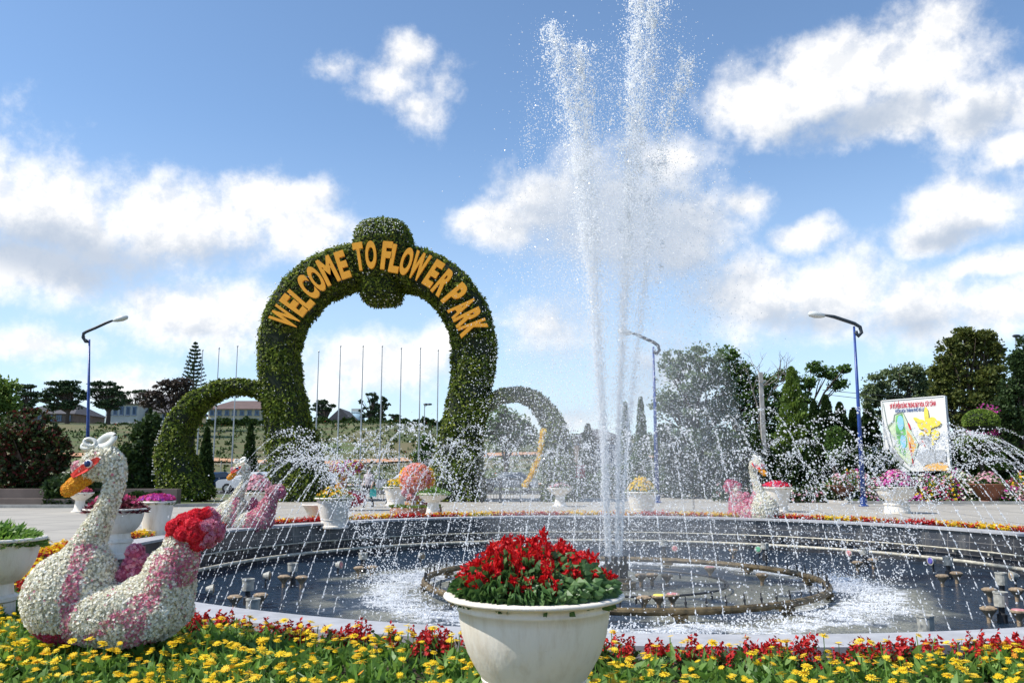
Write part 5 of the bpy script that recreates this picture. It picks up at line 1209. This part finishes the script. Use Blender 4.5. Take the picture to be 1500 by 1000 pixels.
# ------------------------------------------------------------------ round flower figures
def ball_part(root, name, c, r, n, petal, core, fs=.05, e=1.0):
    v = rng.normal(size=(n, 3)); v /= np.linalg.norm(v, axis=1)[:, None]; mats = (petal,) if isinstance(petal, str) else petal
    mb = MB().ell(c, tuple(x*.95 for x in r), 18, 10, len(mats)); mi = rng.integers(0, len(mats), n)
    for j in range(len(mats)): s_ = mi == j; scatter(mb, FLOWER, (np.array(c)+v*np.array(r))[s_], frames(v[s_], jit=.3), rng.uniform(.7, 1.3, s_.sum())*fs, j)
    return mb.build(name, (*mats, core), root)
def mushroom():
    x, d, _ = at_(610, 31.8); root = thing('round_topiary', 'ball shaped coral and yellow flower figure on a low round flower bed', 'flower figure', (x, d, 0)); k = d/F
    z = lambda py: P(610, py, d)[2]
    ball_part(root, 'dome', (0, 0, z(702)), (.58, .55, .60), 1500, ('petal_coral', 'petal_coral', 'petal_palepink'), 'orange_core')
    for s in (-1, 1): ball_part(root, 'yellow_side', (s*.42, .16, z(702)), (.24, .34, .44), 420, ('petal_yellow', 'petal_yellow', 'petal_coral'), 'orange_core')
    ball_part(root, 'face', (-.12, -.1, z(726)), (.24, .26, .17), 300, ('petal_coral', 'petal_palepink'), 'pink_core')
    ball_part(root, 'cheek', (-.34, -.1, z(720)), (.18, .2, .17), 200, 'petal_palepink', 'pink_core')
    MB().box((.07,-.38,z(723)), (.22,.04,.05)).build('eyes', 'lamp_dark', root)
    ball_part(root, 'body', (-.05, 0, z(739)), (.34, .3, .26), 420, ('petal_yellow', 'petal_palepink', 'petal_white'), 'orange_core')
    ball_part(root, 'skirt', (.22, 0, z(744)), (.42, .35, .2), 420, ('petal_coral', 'petal_rededge'), 'pink_core')
    MB().lathe([(.95,0),(.97,.10),(.95,.24),(.88,.25)], 28).build('basket_edge', 'brick_edge', root)
    mb = MB(); a = rng.uniform(0, 6.28, 1400); rr = .95*np.sqrt(rng.random(1400)); scatter(mb, BLADE, np.stack([rr*np.cos(a), rr*np.sin(a), np.full(1400, .2)], 1), leaf_rot(1400, .9, .7), .16, 0); mb.build('foliage', 'leaf_light', root)
mushroom()
def umbrella_fig():
    x, d, _ = at_(505, 34); root = thing('umbrella_topiary', 'flower figure like a purple and yellow parasol behind the cream planter', 'flower figure', (x, d, 0)); z = lambda py: P(505, py, d)[2]
    ball_part(root, 'canopy', (0.05, 0, z(684)), (.68, .5, .30), 800, ('petal_purple', 'petal_yellow', 'leaf_light', 'petal_purple'), 'green_core', .055)
    ball_part(root, 'stem', (-.12, 0, z(704)), (.20, .2, .58), 420, ('petal_yellow', 'petal_palepink', 'leaf_light'), 'orange_core', .05)
    MB().tube([(-.1,0,0),(-.1,0,z(700))], .08, 8).build('post', 'bark', root)
    ball_part(root, 'base_flowers', (.1, 0, .45), (.75, .5, .32), 600, ('petal_rededge', 'petal_deeppink'), 'pink_core', .055)
umbrella_fig()

# ------------------------------------------------------------------ buildings on the hill
def building(label, px0, px1, top_py, d, storeys, cols, wall, roof, roof_h, win=True, depth=14, base_py=None, gable=False, name='building'):
    a, b = P(px0, 700, d), P(px1, 700, d); z0 = float(hz_((a[0]+b[0])/2, d)) if base_py is None else P(px0, base_py, d)[2]; zt = P(px0, top_py, d)[2]; Wd = b[0]-a[0]; H = zt-z0
    root = thing(name, label, 'building', ((a[0]+b[0])/2, d, z0)); MB().box((0, depth/2, H/2-2.5), (Wd, depth, H+5)).build('wall', wall, root)
    if gable: V = [(-Wd/2-.5,-.5,H),(Wd/2+.5,-.5,H),(Wd/2+.5,depth+.5,H),(-Wd/2-.5,depth+.5,H),(0,-.5,H+roof_h),(0,depth+.5,H+roof_h)]; Fr = [(0,1,4),(2,3,5),(1,2,5,4),(3,0,4,5),(3,2,1,0)]
    else: V = [(-Wd/2-.6,-.6,H),(Wd/2+.6,-.6,H),(Wd/2+.6,depth+.6,H),(-Wd/2-.6,depth+.6,H),(-Wd/2+2.5,depth/2,H+roof_h),(Wd/2-2.5,depth/2,H+roof_h)]; Fr = [(0,1,5,4),(1,2,5),(2,3,4,5),(3,0,4),(3,2,1,0)]
    MB().add(V, Fr).build('roof', roof, root)
    if win:
        sh = H/storeys; ws = Wd/cols; f0 = g0 = None
        for s in range(storeys):
            for c in range(cols):
                x = -Wd/2+(c+.5)*ws; z = (s+.55)*sh; w_, h_ = ws*.42, sh*.52
                if f0 is None:
                    m = MB(); m.box((-w_/2,-.06,0), (.18,.2,h_)).box((w_/2,-.06,0), (.18,.2,h_)).box((0,-.06,h_/2), (w_+.3,.2,.22)).box((0,-.10,-h_/2), (w_+.4,.3,.2)).box((0,-.06,0), (.1,.16,h_-.2)); f0 = fr = m.build('window', 'window_frame', root)
                    g0 = MB().box((0,-.02,0), (w_,.08,h_)).build('pane', 'window_glass', fr)
                else:
                    fr = f0.copy(); COL.objects.link(fr); fr.parent = root; g_ = g0.copy(); COL.objects.link(g_); g_.parent = fr
                fr.location = (x, 0, z)
    return root
building('long cream two storey building with a brown roof seen through the left arch', 300, 400, 599, 175, 2, 9, 'wall_cream', 'roof_red', 2.3, base_py=624)
building('pale building with a band of windows on the hill right of the pines', 148, 195, 592, 172, 1, 5, 'wall_pale', 'roof_dark', .6, base_py=614)
building('brown hall with a dark roof left of the left arch', 195, 262, 604, 176, 1, 4, 'wall_cream', 'roof_dark', 4.4, base_py=618)
building('low house with a dull red roof behind the pines at the left', 18, 100, 606, 178, 1, 6, 'wall_brown', 'roof_dark', 2.6, base_py=620)
building('grey gabled house seen through the gate beside a pine', 480, 511, 616, 162, 1, 3, 'wall_brown', 'roof_dark', 2.4, gable=True, depth=9, base_py=632, name='house')
building('low greenish pavilion behind the tall jets', 848, 905, 640, 85, 1, 3, 'wall_brown', 'roof_dark', 1.0, depth=8)
def pavilion():
    d = 175; q = P(521, 620, d); root = thing('domed_pavilion', 'pale domed pavilion with a small tower seen through the gate', 'building', (q[0], d, float(hz_(q[0], d)))); z = lambda py: P(521, py, d)[2]-float(hz_(q[0], d))
    MB().lathe([(1.75,-1),(1.75,z(618)),(1.8,z(617.5))], 20).build('wall', 'wall_pale', root)
    MB().lathe([(2.0,z(617.5)),(1.85,z(613)),(1.3,z(608.5)),(.6,z(606)),(.02,z(605.5))], 20, close=False).build('dome', 'roof_blue', root, True)
    MB().box((-.2,1.5,z(612)), (1.8,1.6,4)).build('tower', 'wall_pale', root); MB().add([(-1.2,.6,z(603)),(.8,.6,z(603)),(.8,2.4,z(603)),(-1.2,2.4,z(603)),(-.2,1.5,z(597))], [(0,1,4),(1,2,4),(2,3,4),(3,0,4),(3,2,1,0)]).build('tower_roof', 'roof_blue', root)
pavilion()
# low steps wall at the left edge
MBw = MB(); MBw.box((0, 0, .18), (15, .5, .36)); MBw.box((0, 1.0, .38), (15, .5, .76)); tag(MBw.build('low_wall', 'wall_brown'), 'low dark double planting wall behind the plaza at the left edge', 'wall').location = (P(0, 700, 37.5)[0], 37.6, 0)

# ------------------------------------------------------------------ barriers and fences
def barrier(label, px0, px1, d, h=1.15, n=None, name='crowd_barrier'):
    a, b = P(px0, 700, d)[0], P(px1, 700, d)[0]; Wd = b-a; root = thing(name, label, 'barrier', ((a+b)/2, d, 0)); m = MB()
    m.box((0,0,h), (Wd,.05,.05)).box((0,0,.18), (Wd,.04,.04)); m.build('rail', 'fence_dark', root)
    for s in (-1, 1): MB().box((s*Wd/2,0,h/2+.01), (.06,.06,h+.04)).box((s*Wd/2,0,.02), (.07,.5,.04)).build('post', 'fence_dark', root)
    m = MB(); n = n or max(4, int(Wd/.14))
    for i in range(1, n): m.box((-Wd/2+Wd*i/n,0,(h+.18)/2), (.02,.02,h-.22))
    m.build('bars', 'fence_dark', root)
barrier('dark metal barrier panel behind the walking person', 520, 567, 41)
barrier('dark metal barrier panel between the right gate leg and its side arch', 706, 732, 42)
barrier('dark metal barrier panel inside the right side arch', 734, 762, 42.2)
barrier('dark metal barrier panel left of the walking person', 472, 516, 41.3)
barrier('tall dark fence panel behind the shrubs at the left edge', -20, 62, 43.5, 1.5)
def mesh_fence():
    root = thing('mesh_fence', 'long thin wire fence at the foot of the hill', 'fence', (0, 70, 0)); m = MB()
    for z in (.7, 1.4, 2.1): m.tube([(-42,0,z),(12,0,z)], .014, 4)
    m.build('wires', 'metal_pole', root); 
    for k in range(19): MB().tube([(-42+3*k,0,0),(-42+3*k,0,2.3)], .035, 6).build('post', 'concrete', root)
mesh_fence()

# ------------------------------------------------------------------ cars
def car(mat):
    root = thing('parked_car', '', 'car', (0,0,0), 0, 'cars parked behind the gate')
    prof = [(-2.1,.35),(-2.15,.75),(-1.95,.92),(-1.0,1.0),(-.45,1.42),(.9,1.45),(1.55,1.05),(2.1,.95),(2.15,.55),(2.1,.35)]; V = []; Ws = []
    for s in (-1, 1):
        for x, z in prof: w_ = .84 if z < 1.01 else .66; V.append((x, s*w_, z))
    n = len(prof); Fc = [tuple(range(n)), tuple(range(n, 2*n))[::-1]]+[(k, n+k, n+(k+1) % n, (k+1) % n) for k in range(n)]
    MB().add(V, Fc).build('body', mat, root)
    for s in (-1, 1): MB().add([(-.9,s*.81,1.03),(-.42,s*.69,1.37),(.85,s*.68,1.39),(1.35,s*.81,1.06)], [(0,1,2,3)]).build('side_window', 'window_glass', root)
    MB().add([(-1.02,-.6,1.02),(-1.02,.6,1.02),(-.50,.52,1.40),(-.50,-.52,1.40)], [(0,1,2,3)]).build('windscreen', 'window_glass', root)
    for x in (-1.35, 1.3):
        for s in (-1, 1):
            w_ = MB().tube([(x,s*.72,.33),(x,s*.90,.33)], .33, 18).build('wheel', 'tyre', root); MB().tube([(x,s*.90,.33),(x,s*.915,.33)], .19, 12).build('hubcap', 'chrome', w_)
    for s in (-1, 1): MB().ell((-2.1,s*.6,.72), (.09,.17,.09), 10, 6).build('headlight', 'lamp_glass', root); MB().box((2.13,s*.62,.80), (.06,.22,.12)).build('tail_light', 'tail_light', root)
    return root
cars = {m: car(m) for m in ('car_white', 'car_blue', 'car_grey')}
for m, px, d, rz, lb, first in (('car_white',367,60,0,'white car parked behind the neck of the second swan',1),('car_blue',311,62,.3,'dark blue car parked inside the left side arch',1),('car_white',598,60,0,'white car parked behind the round orange topiary',0),('car_white',463,61,.1,'white car parked behind the left leg of the gate',0),('car_grey',745,62,0,'grey car parked beyond the right side arch',1),('car_blue',645,63,0,'blue car parked by the right leg of the gate opening',0),('car_grey',420,63,0,'grey car parked in the shade of the left gate leg',0)):
    x = P(px, 700, d)[0]
    if first: o = cars[m]; o.location = (x, d, .02); o.rotation_euler = (0,0,rz); o['label'] = lb
    else: dup(cars[m], (x, d, .02), rz, lb)

# ------------------------------------------------------------------ walking person
def person():
    x, d, _ = at_(540, 37); root = thing('person', 'person in a pale patterned top and dark trousers walking behind the basin', 'person', (x, d, 0), R(-20))
    J = {'pel':(0,0,.92,.13),'sp':(0,.01,1.12,.125),'ch':(0,0,1.32,.15),'nk':(0,0,1.46,.055),'hd':(0,-.01,1.56,.085),'ht':(0,-.01,1.66,.075),
         'shl':(-.18,0,1.38,.06),'ell':(-.25,.04,1.12,.042),'wrl':(-.24,-.10,.90,.030),'shr':(.18,0,1.38,.06),'elr':(.24,.02,1.12,.042),'wrr':(.25,-.16,.92,.030),
         'hil':(-.10,0,.88,.095),'knl':(-.11,-.16,.50,.062),'anl':(-.11,-.10,.09,.045),'tol':(-.11,-.26,.045,.035),'hir':(.10,0,.88,.095),'knr':(.11,.05,.49,.062),'anr':(.11,.26,.12,.045),'tor':(.11,.14,.035,.035)}
    E = [('pel','sp'),('sp','ch'),('ch','nk'),('nk','hd'),('hd','ht'),('ch','shl'),('shl','ell'),('ell','wrl'),('ch','shr'),('shr','elr'),('elr','wrr'),('pel','hil'),('hil','knl'),('knl','anl'),('anl','tol'),('pel','hir'),('hir','knr'),('knr','anr'),('anr','tor')]
    for s, w_ in (('l', -1), ('r', 1)):
        wx, wy, wz, _ = J['wr'+s]; J['pm'+s] = (wx, wy-.03, wz-.06, .026); E.append(('wr'+s, 'pm'+s))
        for f in range(4): J[f'f{s}{f}'] = (wx+(f-1.5)*.010, wy-.05-(f % 2)*.005, wz-.125-.012*(f in (1, 2)), .008); J[f'g{s}{f}'] = (wx+(f-1.5)*.018, wy-.045, wz-.09, .009); E += [('pm'+s, f'g{s}{f}'), (f'g{s}{f}', f'f{s}{f}')]
        J['th'+s] = (wx-w_*.035, wy-.05, wz-.085, .009); E.append(('pm'+s, 'th'+s))
    ks = list(J); me = bpy.data.meshes.new('p'); me.from_pydata([J[k][:3] for k in ks], [(ks.index(a), ks.index(b)) for a, b in E], []); o = bpy.data.objects.new('p', me); COL.objects.link(o)
    sk = o.modifiers.new('s', 'SKIN'); o.modifiers.new('u', 'SUBSURF').levels = 1
    for i, k in enumerate(ks): me.skin_vertices[0].data[i].radius = (J[k][3],)*2
    me.skin_vertices[0].data[0].use_root = True
    dg = bpy.context.evaluated_depsgraph_get(); dg.update(); body = bpy.data.meshes.new_from_object(o.evaluated_get(dg)); bpy.data.objects.remove(o)
    body.materials.clear()
    for m_ in ('skin', 'shirt', 'trousers'): body.materials.append(MATS[m_])
    for p in body.polygons:
        p.use_smooth = True; c = p.center; p.material_index = 2 if c.z < .93 and abs(c.x) < .2 else (1 if c.z < 1.45 and (abs(c.x) < .235 or c.z > 1.12) else 0)
    b = link('body', body, root)
    MB().ell((0,.015,1.66), (.092,.105,.10), 14, 8).build('hair', 'hair', root, True)
    MB().ell((0,-.105,1.60), (.014,.02,.022), 8, 6).build('nose', 'skin', root)
    MB().box((0,-.10,1.565), (.045,.012,.010)).build('mouth', 'terracotta', root)
    for s in (-1, 1): MB().ell((s*.033,-.092,1.63), (.012,.008,.008), 8, 6).build('eye', 'hair', root); MB().ell((s*.088,0,1.61), (.012,.022,.032), 8, 6).build('ear', 'skin', root); MB().ell((s*.11, (-.18 if s < 0 else .19), .045), (.045,.12,.04), 10, 6).build('shoe', 'tyre', root)
    bx, by, _ = at_(551, 36.9); g = MB(); g.box((0,0,.0), (.30,.12,.34), taper=.8); o = g.build('carried_bag', 'teal_cloth'); o.location = (bx-.1, by-.1, .62); tag(o, 'teal bag hanging from the hand of the walking person', 'bag')
    h = MB().tube([(-.08,0,.15),(-.05,0,.28),(.05,0,.28),(.08,0,.15)], .01, 6).build('handle', 'teal_cloth', o)
person()

# ------------------------------------------------------------------ water in the air
def jet_mesh(seed, H=2.72, Ls=4.6, n1=220, k1=1.0):
    r = np.random.default_rng(seed); mb = MB()
    def traj(t_): return np.stack([Ls*t_, 0*t_, 4*H*t_*(1-t_)-.15*t_], -1)
    t1 = np.sort(r.random(n1)**.9)*.47; p = traj(t1); sg = .003+.13*t1**3; p = p+r.normal(size=p.shape)*sg[:, None]
    d = np.stack([np.full(n1, Ls), np.zeros(n1), 4*H*(1-2*t1)], 1)
    st = ([(x*1., y*1., z*3.2) for x, y, z in OCT[0]], OCT[1]); global rng
    sv = rng; rng = r
    scatter(mb, st, p, frames(d), r.uniform(.8, 1.25, n1)*(.0072-.008*t1)*k1)
    n2 = 130; t2 = .46+.54*r.random(n2); p = traj(t2); sg = .018+.115*(t2-.35)**1.0; off = r.normal(size=p.shape)*sg[:, None]; off[:, 2] *= .8; p = p+off; p[:, 2] = np.maximum(p[:, 2], -.2)
    scatter(mb, OCT, p, frames(r.normal(size=(n2, 3))), r.uniform(.4, 1, n2)**1.6*.019)
    rng = sv
    me = raw_mesh('water_arc', np.concatenate(mb.V), mb.P, True); me.materials.append(MATS['drops']); return me
variants = [jet_mesh(100+i, 2.72+.10*(i-2), 3.8+.10*((i*3) % 5-2)) for i in range(6)]
thin = [jet_mesh(200+i, 2.72+.10*(i-2), 3.8+.10*((i*3) % 5-2), 75, .62) for i in range(6)]
NJ = 160
for k in range(NJ):
    a = 2*math.pi*(k+.3*random.random())/NJ; me = (variants if math.sin(a) < -.45 else thin)[random.randrange(6)]; o = bpy.data.objects.new('water_arc', me); COL.objects.link(o)
    o.location = (PC[0]+8.5*math.cos(a), PC[1]+8.5*math.sin(a), -.60); o.rotation_euler = (0, 0, a+math.pi+random.uniform(-.03, .03))
    s = random.uniform(.95, 1.05); o.scale = (s, 1, s); tag(o, 'thin arc of water drops springing inward from the basin edge', 'water jet', 'thin water arcs all round the basin')
def tall_jet(label, pts, w0, w1, n, big, seed):
    pts = np.array([P(x, y, PC[1]) for x, y in pts]); seg = np.linalg.norm(np.diff(pts, axis=0), axis=1); tt = np.concatenate([[0], np.cumsum(seg)/seg.sum()])
    u = rng.random(n); c = np.stack([np.interp(u, tt, pts[:, k]) for k in range(3)], 1); sg = w0+(w1-w0)*1.15*u**1.2
    p = c+rng.normal(size=(n, 3))*sg[:, None]*np.array([1, 1, .3]); hal = rng.random(n) < .34; p[hal] += rng.normal(size=(hal.sum(), 3))*(.02+.34*u[hal])[:, None]; p[hal, 2] -= np.abs(rng.normal(0, .5, hal.sum()))*u[hal]
    sz = (.0035+.0085*rng.random(n)**2.2)*(1+.6*u)
    mb = MB(); kz = p[:, 2] > -.16; scatter(mb, OCT, (p-pts[0])[kz], frames(rng.normal(size=(kz.sum(), 3))), sz[kz])
    # stretched dense core near the nozzle
    m = n//8; u2 = rng.random(m)**1.3; c2 = np.stack([np.interp(u2, tt, pts[:, k]) for k in range(3)], 1)+rng.normal(size=(m, 3))*(.012+.05*u2)[:, None]
    st = ([(x, y, z*4) for x, y, z in OCT[0]], OCT[1]); scatter(mb, st, c2-pts[0], frames(np.tile(pts[-1]-pts[0], (m, 1)), jit=.02), rng.uniform(.0045, .008, m))
    # torn clumps at the crest
    for _ in range(big):
        uu = 1-rng.random()**1.6*.45; cc = np.array([np.interp(uu, tt, pts[:, k]) for k in range(3)])+rng.normal(size=3)*np.array([.14, .14, .2])
        q = cc+rng.normal(size=(26, 3))*np.array([.03, .03, .06]); scatter(mb, OCT, q-pts[0], frames(rng.normal(size=(26, 3))), rng.uniform(.008, .022, 26))
    o = mb.build('tall_jet', 'drops'); o.location = tuple(float(v) for v in pts[0]); tag(o, label, 'water jet', 'tall jets of the fountain')
tall_jet('tall water jet bending farthest to the left', [(889,822),(882,640),(870,480),(858,330),(842,200),(822,100),(806,38)], .010, .14, 17000, 60, 1)
tall_jet('tall water jet between the leftmost one and the central pair', [(894,822),(887,640),(877,480),(868,330),(860,220),(853,130),(847,70)], .010, .15, 17000, 50, 2)
tall_jet('central tall water jet rising highest out of the picture', [(903,820),(905,640),(911,480),(917,330),(923,200),(929,90),(937,-20)], .010, .11, 17000, 60, 3)
tall_jet('tall water jet just right of the central one', [(905,820),(907,640),(914,480),(924,330),(935,200),(948,90),(962,-10)], .010, .16, 15000, 50, 4)
tall_jet('tall water jet bending farthest to the right', [(909,822),(914,710),(923,600),(937,480),(950,350),(962,250),(983,150),(1008,88)], .010, .14, 11000, 45, 5)
def spray():
    mb = MB(); n = 52000; u = rng.random(n)
    py = 60+u*740; cx = 905+rng.normal(0, 1, n)*(42+60*np.clip((py-60)/500, 0, 1))-12; keep = rng.random(n) < np.clip((py-20)/330, .18, 1); cx, py = cx[keep], py[keep]; m = len(cx)
    pts = np.array([P(a, b, 1.0) for a, b in zip(cx, py)]); dd = PC[1]+rng.normal(0, 1.1, m); X = pts[:, 0]*dd; Z = CAMH+(pts[:, 2]-CAMH)*dd
    ok = Z > ZW; p = np.stack([X, dd, Z], 1)[ok]; scatter(mb, OCT, p, frames(rng.normal(size=(len(p), 3))), rng.random(len(p))**2.2*.011+.004)
    # drifting patches off to both sides
    for (px, py_, s1, s2, k) in ((775,200,6,60,260),(764,330,5,90,120),(1010,120,10,60,260),(1030,400,22,120,900),(1000,300,30,110,900),(800,560,50,100,900),(1060,620,45,90,1500),(740,640,60,50,800),(970,150,30,70,700)):
        for _ in range(k):
            d_ = PC[1]+rng.normal(0, .8); q = P(px+rng.normal()*s1, py_+rng.normal()*s2*.6, d_)
            if q[2] > ZW: mb.add(np.array(OCT[0])*(rng.random()**2*.013+.004)+q, OCT[1])
    tag(mb.build('falling_spray', 'drops'), 'fine drops falling around the tall jets', 'spray', kind='stuff')
    # loose drops over the whole basin
    mb = MB(); n = 5000; a = rng.uniform(0, 6.283, n); r = np.sqrt(rng.random(n))*9.3; z = -.7+rng.random(n)**1.3*2.7*np.clip(1.25-np.abs(r-5.5)/6, .2, 1); p = np.stack([PC[0]+r*np.cos(a), PC[1]+r*np.sin(a), z], 1)
    scatter(mb, OCT, p, frames(rng.normal(size=(n, 3))), rng.random(n)**2*.012+.004)
    # splashes where the arcs land, outside the brown ring
    n = 11000; a = rng.uniform(0, 6.283, n); r = 4.75+rng.normal(0, .38, n)+.25*np.sin(a*7); z = -.74+np.abs(rng.normal(0, .055, n))*(1+.8*np.sin(a*11)**2); p = np.stack([PC[0]+r*np.cos(a), PC[1]+r*np.sin(a), z], 1)
    scatter(mb, OCT, p, frames(rng.normal(size=(n, 3))), rng.random(n)**1.5*.016+.004)
    tag(mb.build('basin_splash', 'drops'), 'loose drops and splashes over the basin water', 'spray', kind='stuff')
spray()
def mist():
    mb = MB(); c = (PC[0]-.1, PC[1], 0); prof = [(.5,-.7),(2.6,-.6),(2.9,1.5),(2.3,4.0),(1.7,6.5),(1.1,8.2),(.4,9.0)]
    mb.lathe(prof, 20, c); tag(mb.build('fountain_mist', 'mist', None, True), 'thin white mist hanging round the tall jets', 'mist', kind='stuff')
mist()
